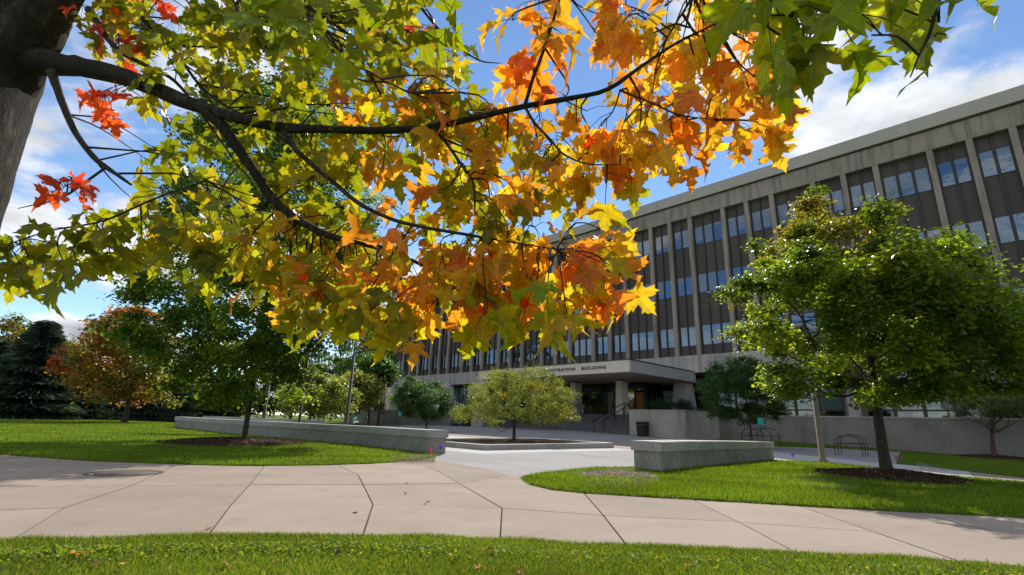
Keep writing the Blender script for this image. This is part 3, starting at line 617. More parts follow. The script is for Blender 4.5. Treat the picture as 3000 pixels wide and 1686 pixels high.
# ---- steps
ns = 10
for i in range(ns):
    zt = .31 + (i + 1) * (1.83 - .31) / ns; v0 = 34.24 + .42 * i
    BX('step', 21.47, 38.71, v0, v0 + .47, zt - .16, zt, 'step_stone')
    BX('nosing', 21.47, 38.71, v0 - .012, v0 + .06, zt - .05, zt + .003, 'belt_concrete', bpy.data.objects[bld.children[-1].name])
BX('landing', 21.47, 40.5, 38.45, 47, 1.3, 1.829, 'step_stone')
# ---- canopy
BX('canopy_fascia', 20.55, 38.05, 33.0, 33.25, 4.9, 5.82, 'canopy_concrete')
BX('canopy_side', 20.53, 20.8, 33.26, 44.3, 4.9, 5.815, 'canopy_side_concrete'); BX('canopy_side', 37.8, 38.05, 33.26, 43.8, 4.9, 5.815, 'canopy_side_concrete')
BX('canopy_flashing', 20.47, 38.1, 32.94, 43.8, 5.825, 5.90, 'mullion_bronze')
so_ = BX('canopy_soffit', 20.8, 37.8, 33.26, 47, 4.93, 5.0, 'soffit_paint')
for uu in (22.6, 25.6, 28.6, 31.6, 34.6):
    for vv in (34.8, 37.4): MB().lathe([(.16, .03), (.16, 0), (.02, 0)][::-1], 16, (-uu, vv - 44, 4.915)).build('downlight', 'dark_metal', so_)
for uu in (25.27, 30.55, 35.8):
    p = bpier(uu - .3, uu + .3, 38.75, 39.75, 1.83, 4.8, .07, 'canopy_concrete', 'pillar'); BX('pillar_cap', uu - .25, uu + .25, 38.8, 39.7, 4.8, 4.93, 'mullion_bronze', p)
# ---- entrance glazing
BX('entrance_header', 24.6, 38.6, 41.95, 42.2, 4.15, 4.93, 'window_dark')
def leaf(u0, u1, m, name='door'):
    f = BX(name, u0, u1, 42.02, 42.1, 1.84, 4.15, 'mullion_bronze'); BX('glass', u0 + .06, u1 - .06, 41.995, 42.02, 1.98, 4.05, m, f)
    if name == 'door': MB().tube([(-u0 - .12, -2.06, 2.5), (-u0 - .12, -2.06, 3.2)], .018, 8).build('handle', 'dark_metal', f)
for u0 in (28.0, 29.03, 30.06, 31.09, 33.0, 34.03, 35.06, 36.09): leaf(u0, u0 + 1.0, 'door_glass')
BX('entrance_frame', 26.8, 27.97, 41.9, 42.25, 1.84, 4.15, 'mullion_bronze'); BX('entrance_frame', 32.12, 32.97, 41.9, 42.25, 1.84, 4.15, 'mullion_bronze'); BX('entrance_frame', 37.1, 38.7, 41.9, 42.25, 1.84, 4.15, 'mullion_bronze')
leaf(25.62, 26.78, 'door_glass'); d = BX('boarded_panel', 24.72, 25.5, 42.02, 42.08, 1.84, 3.95, 'boarded_door'); BX('entrance_frame', 24.6, 24.7, 41.96, 42.2, 1.84, 4.15, 'mullion_bronze')
BX('notice', 26.2, 26.42, 41.96, 41.985, 3.2, 3.55, 'sign_white')
for k in range(5): f = BX('side_window', 24.5, 24.6, 42.25 + k * .9, 43.1 + k * .9, 1.84, 4.93, 'mullion_bronze'); BX('glass', 24.48, 24.5, 42.3 + k * .9, 43.05 + k * .9, 1.95, 4.85, 'window_dark', f)
# ---- lettering on the canopy
def letters(txt, ul, ur):
    cu = bpy.data.curves.new('txt', 'FONT'); cu.body = txt; cu.size = .355; cu.extrude = .018; cu.offset = .007; cu.space_character = 1.25
    o = bpy.data.objects.new('txt', cu); COL.objects.link(o); bpy.context.view_layer.update()
    me = bpy.data.meshes.new_from_object(o.evaluated_get(bpy.context.evaluated_depsgraph_get())); bpy.data.objects.remove(o)
    xs = [v.co.x for v in me.vertices]; s = (ul - ur) / (max(xs) - min(xs)); x0 = min(xs)
    for v in me.vertices:
        x, y, z = v.co; v.co = (-ul + (x - x0) * s, -11.0 - .02 - z, 5.255 + y)
    me.materials.clear(); me.materials.append(MATS['lettering_bronze']); link('lettering', me, bld)
letters('BUILDING', 25.08, 22.66); letters('ADMINISTRATION', 30.0, 25.75); letters('HANNAH', 32.75, 30.75); letters('A.', 33.7, 33.2); letters('JOHN', 35.5, 34.15)

# ---- handrails on the steps
def handrail(us_, label):
    h = empty('handrail', W3(us_[0], 34.2, .3), BROT, label, 'handrail', 'handrails on the entrance steps')
    L = lambda u, v, z: (-(u - us_[0]), v - 34.2, z - .3)
    for uu in us_:
        MB().tube([L(uu, 33.75, 1.02), L(uu, 33.72, 1.2), L(uu, 34.0, 1.25), L(uu, 38.3, 2.78), L(uu, 39.3, 2.78)], .036, 8).build('rail', 'dark_metal', h)
        for v, zb, zt in ((33.98, .26, 1.24), (35.5, .62, 1.78), (37.0, 1.2, 2.32), (38.5, 1.6, 2.78), (39.25, 1.8, 2.78)): MB().tube([L(uu, v, zb), L(uu, v, zt)], .03, 8).build('post', 'dark_metal', h)
    MB().tube([L(us_[0], 33.72, 1.12), L(us_[1], 33.72, 1.12)], .024, 8).build('cross_bar', 'dark_metal', h)
handrail((24.59, 23.72), 'black double handrail on the steps nearest the trash can'); handrail((30.2, 29.33), 'black double handrail in the middle of the entrance steps'); handrail((35.66, 34.86), 'black double handrail at the left end of the entrance steps')

# ================================================================== STREET FURNITURE
def rsq(w, d, r, n=5):
    pts = []
    for cx, cy, a0 in ((w / 2 - r, d / 2 - r, 0), (-w / 2 + r, d / 2 - r, 90), (-w / 2 + r, -d / 2 + r, 180), (w / 2 - r, -d / 2 + r, 270)):
        for k in range(n + 1): a = math.radians(a0 + 90 * k / n); pts.append((cx + r * math.cos(a), cy + r * math.sin(a)))
    return pts
def loft(rings, m, name, parent):
    mb = MB(); n = len(rings[0][0])
    for ring, z in rings: mb.v += [(float(x), float(y), float(z)) for x, y in ring]
    for i in range(len(rings) - 1):
        for k in range(n): k2 = (k + 1) % n; mb.f.append((i * n + k, i * n + k2, (i + 1) * n + k2, (i + 1) * n + k)); mb.sm.append(False)
    mb.f.append(tuple((len(rings) - 1) * n + k for k in range(n))); mb.sm.append(False); return mb.build(name, m, parent)
p = W3(20.0, 33.7); tz = huv(20, 33.7) + .012
t = empty('trash_can', (p[0], p[1], tz), BROT, 'black trash can with rounded edges in front of the planter wall', 'trash can')
loft([(rsq(.62, .62, .1), 0), (rsq(.66, .66, .1), .06), (rsq(.72, .72, .1), .84)], 'bin_black', 'body', t); loft([(rsq(.75, .75, .1), .85), (rsq(.75, .75, .1), .97), (rsq(.6, .6, .1), 1.05)], 'bin_black', 'lid', t)
MB().box(-.22, .22, -.378, -.372, .87, .95).build('opening', 'rubber', t)
for i, (uu, mm, lab) in enumerate(((43.3, 'bin_blue', 'dark blue recycling bin furthest left beside the entrance steps'), (42.2, 'bin_blue', 'dark blue recycling bin next to the black bin'), (41.2, 'bin_black', 'tall black bin beside the two blue recycling bins'))):
    p = W3(uu, 34.6); b = empty('recycling_bin', (p[0], p[1], huv(uu, 34.6) + .012), BROT, lab, 'bin', 'bins left of the entrance steps')
    loft([(rsq(.86, .8, .06), 0), (rsq(.92, .86, .06), 1.0)], mm, 'body', b); loft([(rsq(.95, .9, .06), 1.005), (rsq(.95, .9, .06), 1.08), (rsq(.7, .7, .06), 1.2)], mm, 'lid', b)

def post(name, base, h, r0, r1, m, label, cat, head=None):
    e = empty(name, base, 0, label, cat); MB().lathe([(r0 * 1.7, 0), (r0 * 1.7, .12), (r0, .16), (r1, h)], 14).build('pole', m, e)
    if head == 'lamp':
        MB().tube([(0, 0, h - .1), (.5, 0, h + .1), (.9, 0, h + .12)], .04, 8).build('arm', m, e); loft([([(x + 1.1, y) for x, y in rsq(.6, .3, .05)], h + .05), ([(x + 1.1, y) for x, y in rsq(.55, .26, .05)], h + .2)], m, 'lamp_head', e)
    return e
def along(x, y, depth): q = atY(x, y, depth); return (q[0], q[1], hxy(q[0], q[1]))
fp = along(1010, 1285, 33)
fl = post('flagpole', fp, 14.2, .11, .05, 'pole_paint', 'tall dark flagpole with a blue flag behind the left seat wall', 'flagpole')
MB().lathe([(.01, 0), (.12, .05), (.12, .16), (.01, .22)], 12, (0, 0, 14.2)).build('finial', 'pole_paint', fl)
def cloth(name, o, du, dz, nu_, nz_, m, parent, amp=.15):
    mb = MB(); b = len(mb.v)
    for j in range(nz_ + 1):
        for i in range(nu_ + 1): s = i / nu_; mb.v.append((o[0] + du[0] * s, o[1] + du[1] * s + amp * math.sin(s * 9 + j * .5) * s, o[2] + du[2] * s - dz * j / nz_ - .25 * s * s + .06 * math.sin(s * 7 + j)))
    for j in range(nz_):
        for i in range(nu_): a = j * (nu_ + 1) + i; mb.f.append((a, a + nu_ + 1, a + nu_ + 2, a + 1)); mb.sm.append(True)
    return mb.build(name, m, parent)
fg = cloth('flag', (-.08, 0, 12.4), (-2.3, .3, .4), 1.3, 14, 8, 'banner_blue', fl); cloth('stripe', (-1.0, -.02, 11.95), (-.9, .1, .1), .35, 8, 3, 'banner_white', fg, .1)
cloth('flag', (.08, 0, 11.9), (1.3, -.2, -.7), 1.2, 10, 8, 'banner_blue', fl)
post('lamp_post', along(873, 1265, 34), 8.0, .10, .07, 'pole_paint', 'dark lamp post in front of the pale crabapple, left of the flagpole', 'lamp post', 'lamp')
post('lamp_post', along(768, 1258, 38), 8.0, .10, .07, 'pole_paint', 'grey lamp post just right of the left maple trunk', 'lamp post', 'lamp')
tp = gp(2412, 1359); post('lamp_post', (tp[0], tp[1], tp[2]), 4.6, .105, .085, 'tan_post', 'thick tan concrete lamp post beside the right maple', 'lamp post', 'lamp')
mp2 = along(566, 1224, 52); pm = empty('parking_meter', mp2, 0, 'pale twin parking meter beyond the far end of the curving wall', 'parking meter')
MB().tube([(0, 0, 0), (0, 0, 2.6)], .07, 8).build('pole', 'tan_post', pm); MB().tube([(-.45, 0, 1.25), (.45, 0, 1.25)], .04, 6).build('arm', 'tan_post', pm)
for s in (-1, 1): loft([([(x + s * .45, y) for x, y in rsq(.2, .16, .04)], 1.25), ([(x + s * .45, y) for x, y in rsq(.24, .2, .04)], 1.5), ([(x + s * .45, y) for x, y in rsq(.16, .12, .04)], 1.66)], 'sign_white', 'meter_head', pm)

# bicycle racks
def arch_rack(base, rz, w, h, label, group, cross=True):
    e = empty('bicycle_rack', base, rz, label, 'bicycle rack', group); pts = [(-w / 2, 0, 0), (-w / 2, 0, h - w / 2)] + [(-w / 2 * math.cos(math.pi * k / 10), 0, h - w / 2 + w / 2 * math.sin(math.pi * k / 10)) for k in range(1, 10)] + [(w / 2, 0, h - w / 2), (w / 2, 0, 0)]
    MB().tube(pts, .03, 8).build('hoop', 'dark_metal', e)
    if cross: MB().tube([(-w / 2, 0, h * .62), (w / 2, 0, h * .62)], .02, 6).build('cross_bar', 'dark_metal', e)
rk = 'black hoop bicycle racks along the left plinth wall'
for i, (x0, nm) in enumerate(((1071, 'leftmost'), (1092.5, 'second from the left'), (1115, 'third from the left'), (1126, 'fourth from the left'), (1148, 'rightmost'))):
    q = atY(x0, 1249 + (i > 2) * 2, 37 - (i > 2) * 2.5); arch_rack((q[0], q[1], hxy(q[0], q[1])), BROT * .3, .32 * 37 / 40 * 1.05, .98, 'black steel hoop bicycle rack by the plinth wall, ' + nm + ' of five', rk)
def dome_rack(base, rz, label):
    e = empty('bicycle_rack', base, rz, label, 'bicycle rack')
    for k, y in enumerate((-.45, 0, .45)):
        xo = .30 * k; a = [(xo - .62, y, 0), (xo - .62, y, .62)] + [(xo - .62 * math.cos(math.pi * j / 14), y, .62 + (.40 + .03 * k) * math.sin(math.pi * j / 14)) for j in range(1, 14)] + [(xo + .62, y, .62), (xo + .62, y, 0)]
        MB().tube(a, .018, 8).build('hoop', 'dark_metal', e); MB().tube([(xo - .62, y, .62), (xo + .62, y, .62)], .022, 6).build('cross_bar', 'dark_metal', e)
q = gp(2478, 1336); dome_rack(q, -.25, 'black domed steel bicycle rack standing on the pad beside the tan post')
q = atY(2213, 1293, 29); dome_rack((q[0], q[1], hxy(q[0], q[1]) + .04), -.75, 'black domed bicycle rack under the dark tree by the plinth wall')

# signs and marker flags
def sign(px_, py, depth, w, h, ph, m, label, tilt=0, strip=False):
    q = atY(px_, py, depth); z0 = hxy(q[0], q[1]); e = empty('sign', (q[0], q[1], z0), 0, label, 'sign'); zc = q[2] - z0
    c, s = math.cos(tilt), math.sin(tilt); R = lambda x, z, y=0: (x * c - z * s, y, zc + x * s + z * c)
    MB().tube([(0, .03, 0), (0, .03, zc + h * .4)], .022, 6).build('post', 'dark_metal', e)
    b = MB().hexa([R(-w / 2, -h / 2, -.01), R(w / 2, -h / 2, -.01), R(w / 2, -h / 2, .01), R(-w / 2, -h / 2, .01), R(-w / 2, h / 2, -.01), R(w / 2, h / 2, -.01), R(w / 2, h / 2, .01), R(-w / 2, h / 2, .01)]).build('board', m, e)
    if strip:
        MB().poly([R(-w / 2, -h / 2, -.014), R(w / 2, -h / 2, -.014), R(w / 2, -h / 2 + .09, -.014), R(-w / 2, -h / 2 + .09, -.014)]).build('white_strip', 'sign_white', b)
        for k in range(3):
            zz_ = h * (.28 - .2 * k); MB().poly([R(-w * .33, zz_ - .012, -.014), R(w * (.3 - .1 * k), zz_ - .012, -.014), R(w * (.3 - .1 * k), zz_ + .018, -.014), R(-w * .33, zz_ + .018, -.014)]).build('text_line', 'sign_white', b)
sign(1042, 1229, 30, .34, .42, 1, 'sign_green', 'tilted green and white sign hanging left of the hoop racks', .2, True)
sign(1171, 1213, 36, .16, .28, 1, 'sign_teal', 'small teal sign above the hoop racks at the left plinth wall'); sign(2227.5, 1235, 27, .32, .38, 1, 'sign_teal', 'bright teal sign beside the dark tree at the right plinth wall')
def marker(px_, py, gy, m, label, kind=0, s=.13):
    g = gp(px_, gy); zc = None; dep = (g - CP) @ cF; q = atY(px_, py, dep); e = empty('marker_flag', g, 0, label, 'flag', 'small utility marker flags'); z = max(.12, q[2] - g[2])
    MB().tube([(0, 0, 0), (.01, 0, z)], .004, 5).build('wire', 'dark_metal', e)
    pts = [(-.01, 0, z - s * .6), (.07, .02, z - s * .5), (.02, 0, z + s * .7)] if kind else [(-s * .5, 0, z), (0, .02, z - s * .6), (s * .5, .03, z + .02), (-.01, 0, z + s * .6)]
    mb = MB(); mb.poly(pts); mb.poly([(a, b_ + .003, c) for a, b_, c in pts][::-1]); mb.build('pennant', m, e)
marker(1258, 1320, 1343, 'flag_pink', 'small pink marker flag at the end of the curving wall', 1); marker(1290, 1311, 1336, 'flag_purple', 'purple marker flag beside the planter kerb'); marker(2325, 1333, 1351, 'flag_purple', 'purple marker flag past the end of the right seat wall', 0, .16)
marker(2630, 1341, 1366, 'flag_red', 'small red marker flag beside the right maple trunk', 0, .14); marker(2646, 1347, 1362, 'flag_purple', 'purple marker flag in the grass behind the right maple', 0, .16)

# ================================================================== TREES
def rhombs(P, size, rng, up=.55, cols=None, jit=.25, aspect=.8, out=None):
    """leaf-sized folded rhombs at points P -> verts, tris, vertex colours"""
    n = len(P); s = size * rng.uniform(.65, 1.25, n)
    nrm = rng.normal(size=(n, 3)); nrm[:, 2] = np.abs(nrm[:, 2]) + up * 2
    if out is not None: nrm += out * .9
    nrm /= np.linalg.norm(nrm, axis=1)[:, None]
    t = rng.normal(size=(n, 3)); t[:, 2] -= .6; t -= nrm * (t * nrm).sum(1)[:, None]; t /= np.linalg.norm(t, axis=1)[:, None]
    b = np.cross(nrm, t); L = s[:, None]; Wd = (s * aspect * .5)[:, None]
    v0 = P - t * L * .5; v2 = P + t * L * .5 - nrm * L * .12; mid = P - t * L * .05
    v1 = mid + b * Wd + nrm * L * .1; v3 = mid - b * Wd + nrm * L * .1
    V = np.stack([v0, v1, v2, v3], 1).reshape(-1, 3); i = np.arange(n)[:, None] * 4
    T = np.concatenate([i + [0, 1, 2], i + [0, 2, 3]], 1).reshape(-1, 3)
    c = cols * rng.uniform(1 - jit, 1 + jit, (n, 1)); return V, T, np.repeat(c, 4, 0)
def srgb(*c): return np.array(c, float)
GREEN = [srgb(.062, .090, .011), srgb(.095, .128, .013), srgb(.16, .185, .018)]
def crown_mesh(name, centers, radii, n, size, rng, palette, m='tree_leaf', up=.5, flat=.65, aspect=.8, axis=None):
    k = len(centers); w = radii ** 2; w = w / w.sum(); idx = rng.choice(k, n, p=w)
    an = rng.uniform(.6, 1.45, (k, 3)); d = rng.normal(size=(n, 3)) * .47; ln = np.linalg.norm(d, axis=1)[:, None]; d *= np.minimum(1, 1.35 / ln)
    off = d * radii[idx][:, None] * an[idx]; off[:, 2] *= flat; P = centers[idx] + off; P[:, 2] -= .18 * (off[:, 0] ** 2 + off[:, 1] ** 2) / radii[idx]; d = d / (np.linalg.norm(d, axis=1)[:, None] + 1e-6)
    cc = palette(idx, P); V, T, C = rhombs(P, size, rng, up, cc, .42, aspect, d * .6); return npmesh(name, V, T, m, C)
def pal(cols, wts, rng, k, jit=.15):
    cols = np.array(cols); ch = rng.choice(len(cols), k, p=np.array(wts) / sum(wts)); base = cols[ch] * rng.uniform(1 - jit, 1 + jit, (k, 1))
    return lambda idx, P: base[idx]
def make_tree(name, base, outline, nclust, nleaf, lsize, palette, label, cat='tree', bark='bark_brown', trunk_r=.18, crad=(.4, .8), seed=1, fork=.3, thick=1.0, trunk_pts=None, group=None, limbs=None, up=.5, flat=.65, aspect=.8, depthscale=1.0):
    """crown outline is given in photo pixels around the trunk; depth is filled as a round volume"""
    rng = np.random.RandomState(seed); base = np.array(base, float); hd = base[:2] - CP[:2]; hd = np.array([hd[0], hd[1], 0]) / np.linalg.norm(hd)
    xs = [p[0] for p in outline]; ys = [p[1] for p in outline]; pts = []
    tries = 0
    def onplane(x, y): d = ray(x, y); t = ((base - CP) @ hd) / (d @ hd); return CP + t * d
    lat = np.array([hd[1], -hd[0], 0]); Pw = np.array([onplane(x, y) for x, y in outline]); la = (Pw - base) @ lat; halfw = (la.max() - la.min()) / 2; cl = (la.max() + la.min()) / 2; zc = (Pw[:, 2].max() + Pw[:, 2].min()) / 2; hh = (Pw[:, 2].max() - Pw[:, 2].min()) / 2
    pxm = abs(xs[int(np.argmax(xs))] - xs[int(np.argmin(xs))]) / (2 * halfw)
    while len(pts) < nclust and tries < nclust * 60:
        tries += 1; x = rng.uniform(min(xs), max(xs)); y = rng.uniform(min(ys), max(ys)); r = rng.uniform(*crad); rp = r * pxm * .7
        if not all(inpoly(np.array([x + dx_ * rp]), np.array([y + dy_ * rp]), outline)[0] for dx_, dy_ in ((0, 0), (1, 0), (-1, 0), (0, .7), (0, -.7))): continue
        q = onplane(x, y); a = ((q - base) @ lat - cl) / halfw; b = (q[2] - zc) / hh; k = max(.06, 1 - a * a * .9 - b * b * .75) ** .5
        dd = rng.uniform(-1, 1) * k * halfw * thick * depthscale; q = CP + (q - CP) * (1 + dd / np.linalg.norm((q - CP)[:2]))
        pts.append((q - base, r))
    C = np.array([p[0] for p in pts]); Rr = np.array([p[1] for p in pts])
    e = empty(name, base, 0, label, cat, group)
    zt = C[:, 2].max() * .86; mb = MB(); mid = np.array([C[:, 0].mean(), C[:, 1].mean(), 0]) * .5
    tp = trunk_pts or [(0, 0, -.1), (.01, 0, .12), (0, .01, .6), mid * .15 + np.array((0, 0, zt * .3)), mid * .6 + np.array((0, 0, zt * .65)), mid + np.array((0, 0, zt))]
    tpp = bez(tp, 20); n_ = len(tpp); tr = [trunk_r * (1.55 if i == 0 else 1.25 if i < 3 else max(.12, 1 - .95 * i / n_)) for i in range(n_)]
    mb.tube(tpp, tr, 10, wob=.05); trunk = mb.build('trunk', bark, e)
    lb = MB(); tz = np.array([p[2] for p in tpp])
    prim = [int(np.argmax(np.linalg.norm(C[:, :2], axis=1)))]
    while len(prim) < min(13, len(C)): dmin_ = np.min([np.linalg.norm(C - C[p_], axis=1) for p_ in prim], axis=0); prim.append(int(np.argmax(dmin_)))
    nodes = []
    for p_ in prim:
        c = C[p_]; z0 = min(max(zt * fork, c[2] - .8 * math.hypot(c[0], c[1]) - .3), zt * .9); i = int(np.argmin(abs(tz - z0))); st = np.array(tpp[i]); r0 = max(.015, tr[i] * .42); Ls = np.linalg.norm(c - st)
        pl_ = bez([st, st + (c - st) * .35 + np.array([0, 0, -.05 * Ls]) + rng.normal(size=3) * .06 * Ls, st + (c - st) * .7 + rng.normal(size=3) * .05 * Ls, c], 12); k_ = len(pl_); lb.tube(pl_, [r0 * (1 - .82 * j / k_) for j in range(k_)], 6, False, wob=.05)
        nodes += [(np.array(q_), r0 * (1 - .82 * j / k_)) for j, q_ in enumerate(pl_)][2:]
    NP = np.array([q_[0] for q_ in nodes]); NR = [q_[1] for q_ in nodes]
    for j, c in enumerate(C):
        if j in prim: continue
        i = int(np.argmin(np.linalg.norm(NP - c, axis=1) + .3 * np.maximum(0, NP[:, 2] - c[2]))); st = NP[i]; Ls = np.linalg.norm(c - st)
        lb.tube(bez([st, (st + c) / 2 + rng.normal(size=3) * .09 * Ls, c], 5), list(np.linspace(NR[i] * .6, .006, 5)), 5, False)
    lb.build('limbs', bark, e)
    link('crown', crown_mesh('crown', C, Rr, nleaf, lsize, rng, palette(rng, len(C), C), up=up, flat=flat, aspect=aspect), e)
    return e
def S(pts): return [(x * K, y * K) for x, y in pts]
def gpal(cols, wts): return lambda rng, k, C: pal(cols, wts, rng, k)

tr_right = make_tree('maple_tree', gp(2600, 1395), S([(1775, 740), (1830, 715), (1850, 690), (1885, 660), (1865, 610), (1930, 585), (1990, 555), (1995, 500), (2035, 465), (2085, 455), (2115, 495), (2140, 550), (2180, 515), (2230, 495), (2295, 515), (2315, 585), (2370, 575), (2465, 595), (2485, 655), (2545, 700), (2590, 760), (2650, 830), (2660, 930), (2600, 1005), (2480, 1015), (2380, 1015), (2300, 1015), (2250, 1035), (2190, 1010), (2110, 990), (2060, 1000), (1990, 1015), (1905, 995), (1895, 940), (1955, 900), (1880, 885), (1850, 875), (1775, 855), (1785, 830), (1850, 820), (1865, 790), (1790, 775)]),
    300, 86000, .12, lambda rng, k, C: (lambda base: (lambda idx, P: base[idx]))(np.where((C[:, 2] > 5.6)[:, None] & (rng.rand(k, 1) < .45), np.array([.12, .10, .018]), np.array(GREEN)[rng.choice(3, k, p=[.4, .4, .2])]) * rng.uniform(.8, 1.2, (k, 1))),
    'rounded green maple with bronze tips standing in a mulch ring on the right lawn', trunk_r=.2, crad=(.28, .55), seed=3, fork=.28, depthscale=1.3)  # crown depth stretched beyond round so its shadow covers more of the path
tr_left = make_tree('maple_tree', gp(712, 1302), S([(225, 805), (245, 780), (295, 725), (310, 660), (380, 500), (450, 340), (540, 170), (680, 120), (820, 160), (930, 290), (990, 500), (995, 640), (970, 740), (1005, 800), (1005, 885), (910, 905), (880, 970), (820, 990), (745, 1020), (640, 1030), (520, 1030), (470, 1000), (420, 985), (370, 975), (350, 920), (330, 870), (250, 850)]),  # hidden upper crown shaped taller and wider to carry its shadow onto the path
    360, 96000, .135, gpal([srgb(.045, .075, .011), srgb(.065, .10, .012), srgb(.12, .16, .015)], [.35, .4, .25]),
    'dense dark green maple standing in a mulch ring on the left lawn', trunk_r=.135, crad=(.35, .75), seed=5, fork=.27)
cb_ = gp(1505, 1297); crab = make_tree('crabapple_tree', (cb_[0], cb_[1], .1), S([(1118, 1045), (1128, 1015), (1190, 1010), (1165, 980), (1190, 955), (1230, 935), (1270, 915), (1330, 918), (1390, 930), (1425, 960), (1450, 985), (1440, 1005), (1465, 1035), (1452, 1068), (1400, 1072), (1300, 1070), (1240, 1076), (1200, 1060), (1150, 1062)]),
    220, 40000, .075, gpal([srgb(.095, .105, .022), srgb(.13, .135, .032), srgb(.07, .085, .016), srgb(.20, .15, .03)], [.4, .3, .25, .05]),
    'small wide yellow green crabapple growing in the square plaza planter', trunk_r=.105, crad=(.22, .42), seed=8, fork=.3, up=.1, aspect=.5)
def redpal(rng, k, C):
    cols = np.array([[.23, .055, .02], [.20, .078, .02], [.15, .095, .02], [.095, .095, .018]]); f = (C[:, 0] - C[:, 0].min()) / np.ptp(C[:, 0]) * .6 + (1 - (C[:, 2] - C[:, 2].min()) / np.ptp(C[:, 2])) * .5 + rng.normal(size=k) * .16
    ch = np.clip((f * 4).astype(int), 0, 3); base = cols[ch] * rng.uniform(.8, 1.25, (k, 1)); return lambda idx, P: base[idx]
make_tree('maple_tree', gp(363, 1240), S([(108, 912), (140, 875), (180, 835), (250, 775), (320, 760), (380, 765), (440, 780), (480, 860), (480, 960), (450, 1030), (400, 1035), (320, 1020), (250, 1010), (190, 985), (150, 945)]),
    110, 20000, .24, redpal, 'maple turning red and orange at the back of the left lawn', trunk_r=.30, crad=(.6, 1.2), seed=12, fork=.25)
# trees behind the left lawn
BG = [((60, 1228), 52, [(-20, 800), (50, 785), (100, 800), (140, 830), (148, 880), (120, 960), (60, 1010), (-40, 1010), (-60, 900)], [srgb(.10, .10, .03), srgb(.08, .095, .022), srgb(.13, .10, .035)], 'tall olive broadleaf tree rising behind the spruce at far left', 7),
      ((-30, 1228), 48, [(-120, 880), (-40, 860), (30, 880), (75, 930), (60, 1010), (-120, 1020)], [srgb(.11, .14, .02), srgb(.085, .12, .02)], 'yellow green tree at the left picture edge behind the spruce', 9),
      ((190, 1226), 56, [(110, 870), (170, 850), (220, 880), (230, 990), (120, 1010)], [srgb(.10, .14, .02), srgb(.07, .10, .016)], 'light green tree between the spruce and the red maple', 10),
      ((1080, 1232), 58, [(830, 800), (880, 760), (930, 760), (980, 820), (1000, 930), (985, 1000), (900, 1020), (840, 980)], [srgb(.05, .085, .018), srgb(.07, .11, .02)], 'tall dark green tree at the left end of the concrete building', 11),
      ((1110, 1218), 47, [(905, 905), (960, 880), (1000, 930), (995, 965), (940, 985), (900, 960)], [srgb(.05, .10, .02), srgb(.035, .075, .014)], 'dark green tree overlapping the left corner of the concrete building', 14),
      ((905, 1240), 36, [(700, 975), (740, 950), (800, 940), (860, 945), (910, 985), (905, 1030), (860, 1045), (760, 1045), (700, 1030)], [srgb(.15, .16, .045), srgb(.11, .13, .035)], 'pale yellow green crabapple behind the dark lamp post', 15),
      ((1040, 1236), 44, [(860, 950), (900, 930), (965, 960), (965, 1010), (900, 1030), (850, 1020)], [srgb(.16, .16, .05), srgb(.12, .13, .035)], 'pale green crabapple left of the hoop bicycle racks', 16),
      ((560, 1226), 55, [(380, 960), (450, 930), (540, 940), (640, 960), (700, 990), (690, 1048), (400, 1050)], [srgb(.04, .065, .02), srgb(.06, .085, .03)], 'dark bushy tree behind the far end of the curving wall', 17),
      ((700, 1226), 60, [(520, 900), (600, 840), (700, 850), (780, 900), (820, 1000), (780, 1045), (540, 1045)], [srgb(.05, .09, .02), srgb(.035, .07, .016)], 'broad green tree behind the dark left maple', 18),
      ((850, 1226), 64, [(690, 900), (780, 850), (870, 880), (950, 940), (980, 1045), (690, 1050)], [srgb(.035, .06, .016), srgb(.05, .08, .018)], 'dark green tree in the gap behind the two lamp posts', 20),
      ((440, 1226), 66, [(330, 960), (420, 920), (520, 950), (560, 1045), (330, 1050)], [srgb(.03, .05, .018), srgb(.045, .07, .022)], 'dark tree closing the gap right of the red maple', 24),
      ((300, 1224), 62, [(180, 930), (260, 900), (360, 930), (420, 1000), (400, 1050), (170, 1050)], [srgb(.03, .055, .018), srgb(.04, .07, .02)], 'deep green tree behind the red maple', 19)]
for (bx_, by_), dep, ol, cl_, lab, sd_ in BG:
    q = atY(bx_, by_, dep); mx_ = dep / 40.0
    make_tree('crabapple_tree' if 'crabapple' in lab else 'broadleaf_tree', (q[0], q[1], hxy(q[0], q[1])), S(ol), 90, 16000, .2 * max(1, dep / 38), gpal(cl_, [1] * len(cl_)), lab, trunk_r=.17 * mx_, crad=(.45 * mx_, 1.0 * mx_), seed=sd_, group='trees behind the left lawn', up=.3)
